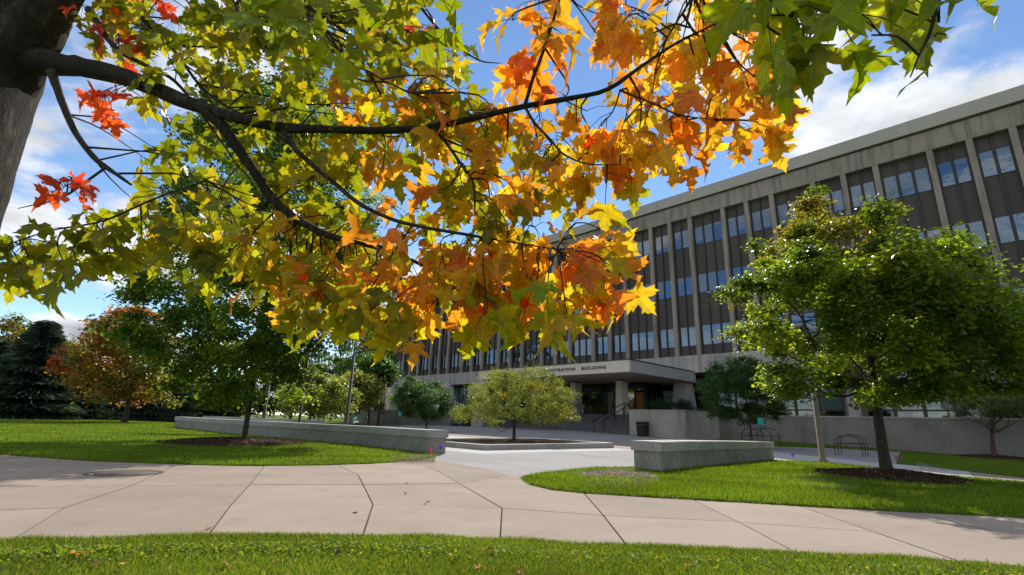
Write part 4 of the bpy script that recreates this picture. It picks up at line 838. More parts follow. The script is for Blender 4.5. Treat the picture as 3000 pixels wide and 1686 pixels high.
# dark small trees against the building
for (bx_, by_), ol, lab, sd_, dep, br in (((1249, 1249), [(975, 1000), (1010, 965), (1020, 940), (1060, 955), (1105, 950), (1135, 985), (1130, 1010), (1150, 1020), (1130, 1040), (1080, 1060), (1010, 1050)], 'small dark green tree against the left plinth wall', 21, 38, 'bark_brown'),
        ((2203, 1289), [(1745, 960), (1765, 925), (1800, 905), (1870, 890), (1920, 905), (1960, 960), (1980, 1020), (1985, 1045), (1930, 1070), (1860, 1070), (1790, 1060), (1750, 1010)], 'dark bushy tree in the corner between planter and plinth wall', 22, 29, 'bark_brown'),
        ((2918, 1348), [(2370, 1000), (2430, 930), (2520, 880), (2640, 880), (2690, 980), (2640, 1050), (2500, 1060), (2380, 1055)], 'small open tree with a reddish trunk by the right plinth wall', 23, None, 'bark_red')):
    q = gp(bx_, by_) if dep is None else atY(bx_, by_, dep); q = np.array([q[0], q[1], hxy(q[0], q[1])])
    cl_ = [srgb(.022, .05, .016), srgb(.03, .068, .02), srgb(.045, .085, .025)] if sd_ != 23 else [srgb(.08, .10, .05), srgb(.06, .09, .035)]
    make_tree('small_tree', q, S(ol), 130 if sd_ != 23 else 80, 30000 if sd_ != 23 else 11000, .12, gpal(cl_, [1, 1, 1][:len(cl_)]), lab, trunk_r=.085 if sd_ != 23 else .17, crad=(.3, .6), seed=sd_, up=.35, aspect=.55, bark=br)

def conifer(base, h, r, label, seed, tint=1.0, group=None, n=12000, low=.06):
    rng = np.random.RandomState(seed); e = empty('spruce_tree', base, 0, label, 'tree', group); MB().tube([(0, 0, -.1), (0, 0, h * .5), (0, 0, h * .97)], [r * .07, r * .045, .02], 8).build('trunk', 'bark_brown', e)
    t = rng.uniform(0, 1, n) ** 1.25 * .92; tier = np.floor(t * 17) / 17 + rng.uniform(0, .075, n); z = low * h + tier * h * (1 - low); rad = r * np.clip(1 - tier, 0, 1) ** .85 * rng.uniform(.25, 1, n) ** .5 * (.9 + .12 * np.sin(tier * 60 + 1.3)); a = rng.uniform(0, 2 * math.pi, n); k = np.round(a / (2 * math.pi) * 11) / 11 * 2 * math.pi; a = .6 * k + .4 * a + tier * 40
    P = np.stack([rad * np.cos(a), rad * np.sin(a), z - rad * .28], 1); D = np.stack([np.cos(a), np.sin(a), np.full(n, -.25)], 1)
    s = h * .036; L = s * rng.uniform(.8, 1.8, n); sd_ = np.cross(D, rng.normal(size=(n, 3))); sd_ /= np.linalg.norm(sd_, axis=1)[:, None]; D /= np.linalg.norm(D, axis=1)[:, None]
    V = np.stack([P - sd_ * (L * .28)[:, None], P + sd_ * (L * .28)[:, None], P + D * (L * 1.5)[:, None]], 1).reshape(-1, 3); T = np.arange(3 * n).reshape(-1, 3)
    c = np.array([.060, .090, .055]) * tint * rng.uniform(.45, 1.9, (n, 1)) * (1 + .35 * np.sin(a * 3 + tier * 31))[:, None]; link('crown', npmesh('crown', V, T, 'needle', np.repeat(c, 3, 0)), e); return e
for (bx_, by_), dep, h, r, lab, sd_, ti, n_, low in (((62, 1228), 40, 8.6, 4.2, 'tall dark blue green spruce at the left edge of the lawn', 31, 1.0, 30000, .0), ((-60, 1228), 42, 7.0, 3.0, 'spruce cut off by the left picture edge', 32, .9, 9000, .02),
        ((215, 1227), 46, 5.0, 3.6, 'low spreading spruce under the left side of the red maple', 33, .8, 14000, 0), ((290, 1226), 49, 4.4, 4.0, 'low dark spruce left of the red maple trunk', 34, .75, 14000, 0), ((425, 1225), 48, 4.6, 3.8, 'low dark spruce right of the red maple trunk', 35, .95, 14000, 0),
        ((500, 1225), 50, 5.0, 4.0, 'low brownish spruce left of the curving wall end', 36, 1.1, 14000, 0), ((635, 1224), 56, 5.0, 3.2, 'grey green spruce seen over the far granite wall', 37, 1.1, 14000, 0)):
    q = atY(bx_, by_, dep); conifer((q[0], q[1], hxy(q[0], q[1])), h, r, lab, sd_, ti, 'spruces along the back of the lawn', n_, low)

# yews in the planter
for i, (uu, vv, rx, rz_, lab) in enumerate(((20.0, 35.6, .95, .75, 'low dark green yew at the step end of the planter wall'), (18.6, 35.6, 1.1, .85, 'wide dark green yew in the middle of the planter wall'), (17.6, 35.7, .7, .6, 'small green yew at the outer corner of the planter wall'), (17.3, 39.5, .8, .35, 'bright green low shrub on the shaded side of the planter'))):
    rng = np.random.RandomState(40 + i); p = W3(uu, vv); e = empty('yew_shrub', (p[0], p[1], 1.98), 0, lab, 'shrub', 'evergreen shrubs in the entrance planter')
    C = rng.normal(size=(26, 3)) * np.array([rx * .55, rx * .45, rz_ * .4]); C[:, 2] = np.abs(C[:, 2]) + rz_ * .4; col_ = [srgb(.02, .05, .02), srgb(.03, .07, .025)] if i < 3 else [srgb(.06, .13, .02)]
    link('foliage', crown_mesh('foliage', C, np.full(26, .34), 5000, .075, rng, pal(col_, [1] * len(col_), rng, 26), 'needle', .2, .8, .35), e)
    mb = MB()
    for c in C[:8]: mb.tube([(0, 0, -.02), tuple(c * .9)], [.02, .008], 5, False)
    mb.build('stems', 'bark_brown', e)

# mulch
def chips(name, poly_pts, n, zfun, parent, rng, c=(0, 0, 0), size=.05):
    xs = [p[0] for p in poly_pts]; ys = [p[1] for p in poly_pts]; x = rng.uniform(min(xs), max(xs), n * 2); y = rng.uniform(min(ys), max(ys), n * 2); k = inpoly(x, y, poly_pts); x, y = x[k][:n], y[k][:n]; z = np.array([zfun(a, b) for a, b in zip(x, y)])
    col_ = np.array([[.055, .032, .022], [.12, .07, .048], [.19, .12, .085]])[rng.choice(3, len(x), p=[.5, .35, .15])]; V, T, C = rhombs(np.stack([x, y, z], 1), size, rng, 1.0, col_, .35, .4)
    o = link(name, npmesh(name, V, T, 'needle', C), parent); tag(o, kind='stuff')
def mulch_ring(px_, py, rx, label, seed):
    rng = np.random.RandomState(seed); g = gp(px_, py); e = empty('mulch_ring', g, 0, label, 'mulch'); mb = MB(); n = 36; rings = [(1.0, LZ - .02), (.9, LZ + .06), (.6, LZ + .12), (.2, LZ + .17), (.02, LZ + .18)]
    outer = [rx * (1 + .07 * math.sin(3 * a + seed) + .05 * math.sin(7 * a)) for a in [2 * math.pi * k / n for k in range(n)]]
    for f, z in rings:
        for k in range(n): a = 2 * math.pi * k / n; mb.v.append((outer[k] * f * math.cos(a), outer[k] * f * math.sin(a), z))
    for i in range(len(rings) - 1):
        for k in range(n): k2 = (k + 1) % n; mb.f.append((i * n + k, i * n + k2, (i + 1) * n + k2, (i + 1) * n + k)); mb.sm.append(True)
    mb.build('mound', 'mulch', e); P = [(outer[k] * 1.06 * math.cos(2 * math.pi * k / n), outer[k] * 1.06 * math.sin(2 * math.pi * k / n)) for k in range(n)]
    chips('bark_chips', P, 5000, lambda a, b: LZ + .19 - .13 * min(1, math.hypot(a, b) / rx) ** 1.5 + rng.uniform(-.005, .02), e, rng, size=.06)
mulch_ring(2612, 1408, 1.35, 'dark brown mulch ring around the right maple trunk', 51); mulch_ring(690, 1303, 1.95, 'dark brown mulch ring around the left maple trunk', 52); mulch_ring(2910, 1346, 1.6, 'thin mulch ring under the red trunked tree by the plinth', 53)
MB().box(kw, pu - kw, -(pv - kw), -kw, -.1, .10).build('mulch_bed', 'mulch', pb)
chips('bark_chips', [(kw, -kw), (pu - kw, -kw), (pu - kw, -pv + kw), (kw, -pv + kw)], 6000, lambda a, b: .105 + rnd.uniform(0, .03), pb, np.random.RandomState(54), size=.055)

# ================================================================== BACKGROUND BITS
q = atY(1150, 1225, 95); hb = empty('brick_building', (q[0], q[1], 0), -.6, 'red brick building with white windows glimpsed past the left end', 'building')
MB().box(-14, 14, 0, 12, 0, 11).build('wall', 'brick', hb); MB().box(-14.4, 14.4, -.4, 12.4, 11, 11.6).build('cornice', 'white_trim', hb)
for i in range(9):
    for j in range(3):
        f = MB().box(-13 + i * 3, -11.4 + i * 3, -.08, 0, 1.2 + j * 3.4, 3.6 + j * 3.4).build('window', 'white_trim', hb); MB().box(-12.85 + i * 3, -11.55 + i * 3, -.1, -.08, 1.35 + j * 3.4, 3.45 + j * 3.4).build('pane', 'window_dark', f)
q = atY(158, 1213, 50); car = empty('parked_car', (q[0], q[1], 0), .25, 'blue grey parked car half hidden behind the spruces', 'car')
prof = [(-2.1, .35), (-2.15, .75), (-1.9, .9), (-1.1, .98), (-.55, 1.42), (.75, 1.45), (1.45, 1.0), (2.1, .9), (2.2, .5), (2.1, .3)]
mb = MB(); n = len(prof)
for y in (-.85, .85): mb.v += [(x, y * (.86 if z > 1.1 else 1), z) for x, z in prof]
mb.f = [tuple(range(n)), tuple(range(2 * n - 1, n - 1, -1))] + [(i, n + i, n + (i + 1) % n, (i + 1) % n) for i in range(n)]; mb.sm = [False] * len(mb.f); mb.build('body', 'car_paint', car)
for y in (-.83, .83): MB().hexa([(-.95, y - .02, 1.0), (1.25, y - .02, 1.0), (1.25, y + .02, 1.0), (-.95, y + .02, 1.0), (-.5, y * .9 - .02, 1.38), (.7, y * .9 - .02, 1.38), (.7, y * .9 + .02, 1.38), (-.5, y * .9 + .02, 1.38)]).build('side_window', 'window_dark', car)
for x in (-1.35, 1.35):
    for y in (-.8, .8): MB().tube([(x, y - .1, .32), (x, y + .1, .32)], .32, 14).build('wheel', 'rubber', car)

# ================================================================== THE NEAR SUGAR MAPLE
lobes = [(0, 0), (.12, -.05), (.27, -.11), (.30, -.03), (.43, .02), (.31, .13), (.41, .20), (.59, .26), (.56, .34), (.68, .48), (.49, .455), (.45, .53), (.33, .50), (.19, .455), (.18, .58), (.29, .71), (.165, .74), (.15, .85), (.06, .90), (0, 1.08)]
from mathutils.geometry import tessellate_polygon
def leaf_shape(seed):
    r = random.Random(seed); fold = r.uniform(.0, .75); droop = r.uniform(.1, 1.0); curl = r.uniform(-.4, .9); wav = r.uniform(.02, .10); ph = r.uniform(0, 6); tw = r.uniform(-.4, .4)
    half = [(x * r.uniform(.9, 1.08) if 0 < x else x, y + r.uniform(-.02, .02) if x else y) for x, y in lobes]; half2 = [(-(x * r.uniform(.9, 1.08)), y + r.uniform(-.02, .02) if x else y) for x, y in lobes]
    sp = [(0, .8), (0, .53), (0, .27)]; V = []; T = []
    for H, fl in ((half, 0), (half2, 1)):
        ring = H + sp; b = len(V); V += ring
        for t in tessellate_polygon([[Vector((x, y, 0)) for x, y in ring]]): T.append(tuple(b + i for i in (t if not fl else t)))
    V = np.array(V); x, y = V[:, 0], V[:, 1]; uv = np.stack([x + .5, y], 1)
    z = fold * np.abs(x) - droop * (y - .2) ** 2 * .8 - curl * x * x + wav * np.sin(9 * x + ph) * np.abs(x) * 3 + wav * np.sin(11 * y + ph) + tw * x * y
    P = np.stack([x * (1 - .25 * fold), y * (1 - .12 * droop), z], 1); return P, np.array(T), uv
SH = [leaf_shape(i) for i in range(18)]
def leaf_mesh(i):
    P, T, uv = SH[i]; me = npmesh('leaf', P, T, 'maple_leaf', np.ones((len(P), 3)), True); ul = me.uv_layers.new(name='UVMap'); li = np.zeros(len(me.loops), np.int32); me.loops.foreach_get('vertex_index', li); ul.data.foreach_set('uv', uv[li].astype(np.float32).ravel()); return me
LM = [leaf_mesh(i) for i in range(18)]
mrng = np.random.RandomState(77)
tb = atY(-150, 420, 2.35); MT = np.array([tb[0], tb[1], 0.0])
maple = empty('maple_tree', MT, 0, 'near sugar maple with grey trunk and yellow and orange leaves overhead', 'tree')
ML = lambda p: np.asarray(p, float) - MT
# trunk and the leader forking off it
tk = MB(); nr_, ns_ = 90, 72; zs_ = np.linspace(-.1, 4.6, nr_)
for j, z in enumerate(zs_):
    r0 = np.interp(z, [-.1, .1, .6, 1.4, 2.2, 2.7, 3.2, 4.6], [.42, .36, .29, .262, .256, .272, .25, .16]); cx = np.interp(z, [0, 2, 3.4, 4.6], [0, 0, -.08, -.14])
    for k in range(ns_):
        a_ = 2 * math.pi * k / ns_; rid = .5 * math.sin(a_ * 19 + 2.2 * math.sin(z * 3.1 + a_ * 2) + .8 * math.sin(z * 9)) + .5 * math.sin(a_ * 31 - 1.7 * math.sin(z * 4.3) + z * 2); r = r0 * (1 + .016 * rid + .03 * math.sin(a_ * 3 + z * 1.3) + rnd.uniform(-.008, .008)); tk.v.append((cx + r * math.cos(a_), r * math.sin(a_), z))
for j in range(nr_ - 1):
    for k in range(ns_): k2 = (k + 1) % ns_; tk.f.append((j * ns_ + k, j * ns_ + k2, (j + 1) * ns_ + k2, (j + 1) * ns_ + k)); tk.sm.append(True)
tk.build('trunk', 'bark_grey', maple)
brs = {}
def branch(name, pts, w, depth_px=True, m='bark_twig', sides=9, n=28):
    """pts: (x, y, depth) in the 2576-wide view; w: width there at both ends"""
    Pn = [atY(x * K, y * K, d) for x, y, d in pts]; C = bez(Pn, n); k = len(C)
    dl = np.interp(np.linspace(0, 1, k), np.linspace(0, 1, len(pts)), [p[2] for p in pts]); wl_ = np.interp(np.linspace(0, 1, k), np.linspace(0, 1, len(w)), w)
    R_ = [float(wl_[i] * K * dl[i] / FPX / 2) for i in range(k)]
    MB().tube([ML(c) for c in C], R_, sides, wob=.10 if w[0] > 20 else .06).build(name, m, maple); brs[len(brs)] = (np.array(C), R_); return C
branch('limb', [(-230, 700, 2.55), (-150, 480, 2.52), (-60, 290, 2.5), (50, 130, 2.46), (130, 10, 2.42), (215, -130, 2.42), (300, -340, 2.5)], [170, 165, 150, 125, 105, 85, 60], m='bark_grey', sides=14)
branch('branch', [(-80, 150, 2.6), (40, 150, 2.5), (150, 162, 2.36), (220, 172, 2.25), (330, 200, 2.18), (440, 245, 2.1), (510, 272, 2.05), (600, 298, 2.0), (710, 322, 1.95), (830, 326, 1.9), (960, 330, 1.85), (1090, 320, 1.8), (1200, 296, 1.75), (1320, 268, 1.7), (1450, 245, 1.65), (1530, 225, 1.62), (1610, 170, 1.6), (1700, 110, 1.58), (1800, 60, 1.55)], [100, 78, 54, 46, 41, 36, 31, 27, 24, 20, 18, 17, 15, 14, 12, 11, 9, 7, 4], n=60, m='bark_branch')
branch('branch', [(505, 265, 2.05), (560, 320, 2.02), (600, 378, 2.0), (640, 432, 1.98), (680, 495, 1.97), (730, 540, 1.95), (790, 577, 1.93), (850, 600, 1.92), (910, 612, 1.9), (1000, 640, 1.88), (1090, 680, 1.86), (1200, 722, 1.84)], [34, 28, 26, 25, 24, 20, 18, 16, 14, 11, 8, 4], n=44, m='bark_branch')
branch('branch', [(712, 325, 1.95), (740, 370, 1.9), (790, 420, 1.86), (840, 460, 1.84), (900, 510, 1.8), (980, 550, 1.77), (1060, 571, 1.75), (1170, 590, 1.72), (1240, 602, 1.7), (1400, 628, 1.66)], [16, 13, 12, 11, 11, 10, 9, 8, 6, 3], n=36)
branch('branch', [(130, 180, 2.3), (148, 235, 2.28), (185, 325, 2.25), (235, 395, 2.22), (280, 430, 2.2), (330, 465, 2.18)], [24, 17, 15, 14, 11, 6])
branch('branch', [(262, 425, 2.2), (205, 465, 2.15), (150, 500, 2.1), (45, 525, 2.05)], [7, 6, 5, 2], n=14)
branch('branch', [(225, 25, 2.35), (255, 75, 2.3), (300, 128, 2.25), (380, 172, 2.2), (440, 205, 2.15), (510, 290, 2.1), (600, 420, 2.05)], [20, 15, 12, 10, 8, 6, 3])
branch('branch', [(280, -40, 2.5), (370, 60, 2.4), (440, 130, 2.3), (500, 212, 2.22), (560, 262, 2.15), (640, 302, 2.1)], [11, 9, 8, 7, 6, 4])
branch('branch', [(1320, 268, 1.7), (1340, 200, 1.68), (1370, 120, 1.66), (1410, -10, 1.64), (1440, -120, 1.6)], [10, 9, 8, 7, 5])
branch('branch', [(1320, 268, 1.7), (1345, 310, 1.66), (1385, 352, 1.63), (1420, 390, 1.6), (1480, 413, 1.57), (1560, 415, 1.55)], [8, 7, 6, 5, 4, 2])
branch('branch', [(1090, 320, 1.8), (1130, 370, 1.77), (1170, 430, 1.75), (1190, 462, 1.73), (1195, 545, 1.7)], [9, 8, 7, 6, 3])
branch('branch', [(2362, -60, 1.0), (2358, 0, .98), (2340, 80, .95), (2312, 140, .92), (2290, 195, .9)], [12, 10, 8, 6, 3])
branch('branch', [(1560, 228, 1.61), (1640, 260, 1.58), (1710, 290, 1.55), (1800, 302, 1.5)], [6, 5, 4, 2], n=14)
branch('branch', [(20, 615, 2.05), (130, 580, 2.1), (260, 556, 2.15), (390, 500, 2.2), (520, 455, 2.2)], [3, 4, 5, 5, 4])
branch('branch', [(540, -60, 2.2), (600, 30, 2.1), (560, 80, 2.1), (500, 98, 2.1)], [8, 6, 4, 2], n=14)
branch('branch', [(700, -80, 1.9), (780, 40, 1.85), (860, 130, 1.8), (960, 200, 1.8), (1050, 240, 1.8)], [10, 8, 6, 4, 2])
branch('branch', [(1000, -80, 1.7), (1060, 20, 1.7), (1120, 90, 1.7), (1200, 150, 1.7), (1260, 160, 1.7)], [9, 7, 5, 4, 2])
branch('branch', [(1760, -120, 1.6), (1745, -20, 1.6), (1700, 60, 1.6), (1650, 140, 1.6)], [9, 7, 5, 3])
branch('branch', [(2100, -120, 1.25), (2080, -20, 1.2), (2060, 60, 1.15), (2010, 120, 1.1)], [10, 7, 5, 3])
NODE = np.concatenate([b[0] for b in brs.values()])

OLIVE = [(.235, .22, .012), (.18, .182, .011), (.30, .25, .014), (.15, .16, .011), (.35, .26, .016)]
ORANGE = [(.62, .26, .035), (.60, .30, .04), (.64, .22, .035), (.55, .33, .035), (.52, .18, .035)]
YELLOW = [(.50, .33, .02), (.42, .33, .018), (.50, .27, .02), (.34, .31, .018)]
RED = [(.62, .06, .025), (.70, .10, .035), (.50, .05, .025)]
GRN = [(.26, .27, .010), (.20, .23, .010), (.32, .30, .012)]
MIXG = OLIVE + YELLOW[:2]
REG = [  # outline in the 2576-wide view, number of twigs, depth range, leaf size range, colours
 ([(230, 60), (330, -60), (560, -60), (900, -60), (1080, -40), (1130, 100), (1190, 190), (1200, 330), (1000, 420), (900, 470), (880, 560), (780, 640), (700, 720), (600, 700), (480, 660), (400, 600), (330, 560), (330, 480), (400, 360), (320, 240), (400, 210), (300, 150)], 112, (1.95, 2.9), (.085, .125), OLIVE),
 ([(420, 620), (880, 600), (960, 700), (955, 830), (890, 850), (760, 810), (640, 770), (520, 690), (430, 690)], 26, (1.9, 2.4), (.08, .115), OLIVE + YELLOW),
 ([(640, 640), (860, 620), (960, 720), (950, 860), (860, 840), (700, 800), (640, 720)], 9, (1.8, 2.2), (.08, .115), YELLOW + ORANGE[:3]),
 ([(0, 700), (30, 640), (160, 590), (300, 580), (400, 640), (330, 700), (220, 720), (60, 740)], 13, (2.0, 2.3), (.085, .125), OLIVE[:3]),
 ([(860, 180), (1000, 120), (1180, 230), (1260, 300), (1240, 420), (1180, 520), (1050, 640), (960, 560), (900, 420)], 26, (1.85, 2.4), (.08, .12), YELLOW + ORANGE + OLIVE[:1]),
 ([(1275, 20), (1420, -30), (1420, 120), (1360, 220), (1290, 190)], 6, (1.72, 2.0), (.09, .13), ORANGE),
 ([(1520, 20), (1850, -30), (1900, 100), (2040, 220), (1960, 320), (1850, 420), (1760, 450), (1600, 440), (1520, 330), (1560, 230), (1490, 140)], 40, (1.6, 2.1), (.08, .12), ORANGE + ORANGE + YELLOW[:1]),
 ([(1220, 300), (1400, 290), (1560, 340), (1640, 440), (1560, 500), (1460, 500), (1300, 520), (1200, 500)], 17, (1.65, 2.1), (.08, .12), ORANGE + YELLOW),
 ([(1150, 460), (1440, 430), (1460, 560), (1380, 620), (1150, 620)], 13, (1.7, 2.15), (.08, .115), YELLOW + OLIVE + ORANGE[:2]),
 ([(930, 640), (1080, 640), (1300, 580), (1450, 555), (1560, 590), (1570, 720), (1470, 780), (1300, 800), (1130, 850), (1000, 840), (950, 760)], 36, (1.6, 2.0), (.085, .125), ORANGE + ORANGE + YELLOW),
 ([(1190, 760), (1440, 760), (1450, 820), (1340, 830), (1220, 820)], 5, (1.5, 1.7), (.09, .12), GRN + YELLOW),
 ([(860, 780), (1000, 790), (980, 850), (880, 850)], 5, (1.6, 1.8), (.09, .12), YELLOW + OLIVE),
 ([(1880, -50), (2400, -50), (2390, 40), (2280, 150), (2180, 200), (2080, 215), (1990, 160), (1920, 90)], 17, (.9, 1.2), (.085, .12), GRN),
 ([(560, -30), (1180, -40), (1170, 40), (860, 160), (640, 130), (560, 60)], 8, (1.25, 1.6), (.085, .12), GRN[:2] + OLIVE[:2]),
 ([(240, 20), (420, 0), (430, 140), (300, 150), (230, 90)], 8, (2.1, 2.6), (.08, .11), OLIVE + ORANGE[:1] + RED[:1])]
twigs = MB(); leaves = []       # (base point, tip dir, normal, size, colour, screen size)
def add_leaves(tip, origin, nl, size, colset):
    dirn = tip - origin; dirn /= np.linalg.norm(dirn) + 1e-9
    for _ in range(nl):
        a = mrng.normal(size=3); a -= dirn * (a @ dirn) * .6; a /= np.linalg.norm(a); t_at = tip - dirn * mrng.uniform(0, .10)
        pl = mrng.uniform(.05, .11); pe = t_at + (a * .7 + dirn * .5 + np.array([0, 0, -.25])) * pl
        tdir = a * .55 + dirn * .25 + np.array([0, 0, -mrng.uniform(.25, 1.1)]); tdir /= np.linalg.norm(tdir)
        nn = np.array([0, -.75, .45]) + mrng.normal(size=3) * .62; nn -= tdir * (nn @ tdir); nn /= np.linalg.norm(nn) + 1e-9
        sz = mrng.uniform(*size); twigs.tube([t_at, (t_at + pe) / 2 + np.array([0, 0, .012]), pe], [.0016, .0013, .0011], 4, False)
        leaves.append((pe, tdir, nn, sz, np.array(colset[mrng.randint(len(colset))]) * mrng.uniform(.8, 1.2)))
for ol, nt_, dr, sr, cs in REG:
    xs = [p[0] for p in ol]; ys = [p[1] for p in ol]; placed = []; tries = 0; area = (max(xs) - min(xs)) * (max(ys) - min(ys))
    mind = .55 * math.sqrt(area / nt_)
    while len(placed) < nt_ and tries < 4000:
        tries += 1; x = mrng.uniform(min(xs), max(xs)); y = mrng.uniform(min(ys), max(ys))
        if not inpoly(np.array([x]), np.array([y]), ol)[0]: continue
        if any((x - a) ** 2 + (y - b) ** 2 < mind * mind for a, b in placed): mind *= .995; continue
        placed.append((x, y)); d = mrng.uniform(*dr); tip = atY(x * K, (y - 36) * K, d); dd = np.linalg.norm(NODE - tip, axis=1); j = int(np.argmin(dd + mrng.uniform(0, .08, len(dd)))); o_ = NODE[j]
        mid = (tip + o_) / 2 + mrng.normal(size=3) * .10 * dd[j] + np.array([0, 0, .08 * dd[j]]); r0 = .0022 + .005 * min(1, dd[j])
        twigs.tube(bez([o_, mid, tip], 7), list(np.linspace(r0, .0018, 7)), 5, False)
        add_leaves(tip, mid, mrng.randint(4, 7) if d > 1.2 else mrng.randint(2, 4), sr, cs)
for x, y, d, n_ in ((250, 250, 2.05, 7), (225, 245, 2.0, 4), (165, 470, 1.95, 6), (170, 445, 2.0, 3), (325, 115, 2.3, 5), (1040, 120, 1.7, 2), (900, 345, 1.95, 2), (815, 710, 1.8, 4), (1450, 310, 1.65, 1), (1245, 750, 1.7, 2), (1340, 190, 1.7, 1)):
    tip = atY(x * K, y * K, d); dd = np.linalg.norm(NODE - tip, axis=1); o_ = NODE[int(np.argmin(dd))]; mid = (tip + o_) / 2 + np.array([0, 0, .03]); twigs.tube(bez([o_, mid, tip], 6), [.004, .0035, .003, .0026, .0022, .0018, .0018][:7], 5, False) if len(bez([o_, mid, tip], 6)) == 7 else twigs.tube([o_, mid, tip], [.004, .003, .002], 5, False)
    add_leaves(tip, mid, n_, (.07, .095), RED if y != 710 else RED + ORANGE[:2])
tm = MB(); tm.v = [tuple(ML(v)) for v in twigs.v]; tm.f = twigs.f; tm.sm = twigs.sm; tag(tm.build('twigs', 'bark_twig', maple), kind='stuff')
scr = []
for L_ in leaves:
    d = L_[0] - CP; z = d @ cF; X = 1500 + FPX * (d @ cR) / z; Y = 843 - FPX * (d @ cU) / z; vis = -40 < X < 3040 and -60 < Y < 1686; scr.append((L_[3] / z) if vis else 0)
order = np.argsort(scr)[::-1]
RV, RT, RC, RU = [], [], [], []; nb = 0
for rank, i in enumerate(order):
    pe, td, nn, sz, colr = leaves[i]; bx3 = np.cross(td, nn); M3 = np.stack([bx3, td, nn], 1); si = int(mrng.randint(18))
    if rank < 295:
        o = link('leaf', LM[si], maple); mw = Matrix.Identity(4)
        for r_ in range(3):
            for c_ in range(3): mw[r_][c_] = float(M3[r_, c_] * sz)
            mw[r_][3] = float(ML(pe)[r_])
        o.matrix_local = mw; o.color = (*[float(x) for x in colr], 1)
    else:
        P, T, uv = SH[si]; RV.append(ML(pe) + (P * sz) @ M3.T); RT.append(T + nb); RU.append(uv); RC.append(np.tile(colr, (len(P), 1))); nb += len(P)
me = npmesh('foliage', np.concatenate(RV), np.concatenate(RT), 'maple_leaf', np.concatenate(RC), True); ul = me.uv_layers.new(name='UVMap'); li = np.zeros(len(me.loops), np.int32); me.loops.foreach_get('vertex_index', li); ul.data.foreach_set('uv', np.concatenate(RU)[li].astype(np.float32).ravel())
tag(link('foliage', me, maple), kind='stuff')
print('maple leaves', len(leaves))

# fallen leaves on the path
for i, (x, y) in enumerate(((1247, 1476), (1255, 1468), (1186, 1447), (1193, 1416), (1040, 1501), (1265, 1366), (612, 1549), (1432, 1433), (1950, 1457), (1700, 1403), (1915, 1404))):
    g = gp(x, y, .03 if y > 1410 and y < 1600 else .06); o = link('fallen_leaf', LM[i % 10], None, g); o.scale = (rnd.uniform(.04, .065),) * 3; o.rotation_euler = (rnd.uniform(-.3, .3), rnd.uniform(-.3, .3), rnd.uniform(0, 6)); c = rnd.choice([(.10, .055, .03), (.14, .07, .03), (.30, .10, .02)]) if i not in (9, 10) else (.45, .13, .02); o.color = (*c, 1)
    on_lawn = i in (8, 9, 10); tag(o, 'small orange leaf lying at the edge of the right lawn' if on_lawn else 'small dry brown leaf lying on the tan path', 'leaf', 'fallen leaves on the right lawn' if on_lawn else 'fallen leaves on the path')

for i in range(16):
    x = rnd.uniform(60, 2950); y = np.interp(x, [p[0] for p in near_edge], [p[1] for p in near_edge]) + rnd.uniform(14, 70)
    if y > 1682: continue
    g = gp(x, y, LZ + .045); o = link('fallen_leaf', LM[(i * 5) % 18], None, g); o.scale = (rnd.uniform(.045, .075),) * 3; o.rotation_euler = (rnd.uniform(-.5, .5), rnd.uniform(-.5, .5), rnd.uniform(0, 6)); o.color = (*rnd.choice([(.26, .13, .05), (.36, .14, .04), (.40, .26, .06), (.18, .10, .05)]), 1)
    tag(o, 'small fallen maple leaf lying in the grass at the bottom edge', 'leaf', 'fallen leaves in the near grass')

# ================================================================== GRASS
def grass(name, poly_w, n, hgt, wid, cols, wts, label, seed, excl=(), dmin=3.5, dmax=60, power=2.0, edge=None):
    """blades scattered over a world-space outline, thinning with distance"""
    rng = np.random.RandomState(seed); xs = [p[0] for p in poly_w]; ys = [p[1] for p in poly_w]; X = []; Y = []; tot = 0
    while tot < n:
        m_ = 400000; th = rng.uniform(-1.02, 1.02, m_); d = dmin * (dmax / dmin) ** rng.uniform(0, 1, m_); x = d * np.tan(th * .85); y = d
        k = (x > min(xs)) & (x < max(xs)) & (y > min(ys)) & (y < max(ys)); x, y = x[k], y[k]; k = inpoly(x, y, poly_w)
        for cx, cy, r in excl: k &= (x - cx) ** 2 + (y - cy) ** 2 > r * r
        X.append(x[k]); Y.append(y[k]); tot += k.sum()
        if k.sum() < 50: break
    x = np.concatenate(X)[:n]; y = np.concatenate(Y)[:n]; n = len(x); d = np.hypot(x, y); z = np.array([hxy(a, b) for a, b in zip(x, y)]) + LZ - .005
    h = hgt * rng.uniform(.5, 1.3, n); w = wid * (1 + d / 5) * rng.uniform(.7, 1.3, n); a = rng.uniform(0, 2 * math.pi, n); lean = rng.normal(size=(n, 2)) * .4
    b = np.stack([np.cos(a) * w, np.sin(a) * w, np.zeros(n)], 1); P = np.stack([x, y, z], 1); mid = P + np.stack([lean[:, 0] * h * .35, lean[:, 1] * h * .35, h * .6], 1); tip = P + np.stack([lean[:, 0] * h, lean[:, 1] * h, h * .95], 1)
    V = np.stack([P - b, P + b, mid + b * .7, mid - b * .7, tip], 1).reshape(-1, 3); i = np.arange(n)[:, None] * 5; T = np.concatenate([i + [0, 1, 2], i + [0, 2, 3], i + [3, 2, 4]], 1).reshape(-1, 3)
    c = np.array(cols)[rng.choice(len(cols), n, p=np.array(wts) / sum(wts))] * rng.uniform(.75, 1.25, (n, 1)); pn = .5 + .5 * np.sin(x * 1.7 + np.sin(y * 1.3) * 2) * np.sin(y * 2.1 + 1); c = c * (.72 + .5 * pn[:, None]); h = h
    o = link(name, npmesh(name, V, T, 'grass_blade', np.repeat(c, 5, 0))); return tag(o, label, 'grass', None, 'stuff')
GC = [(.145, .225, .012), (.19, .255, .016), (.095, .155, .010), (.29, .26, .07)]
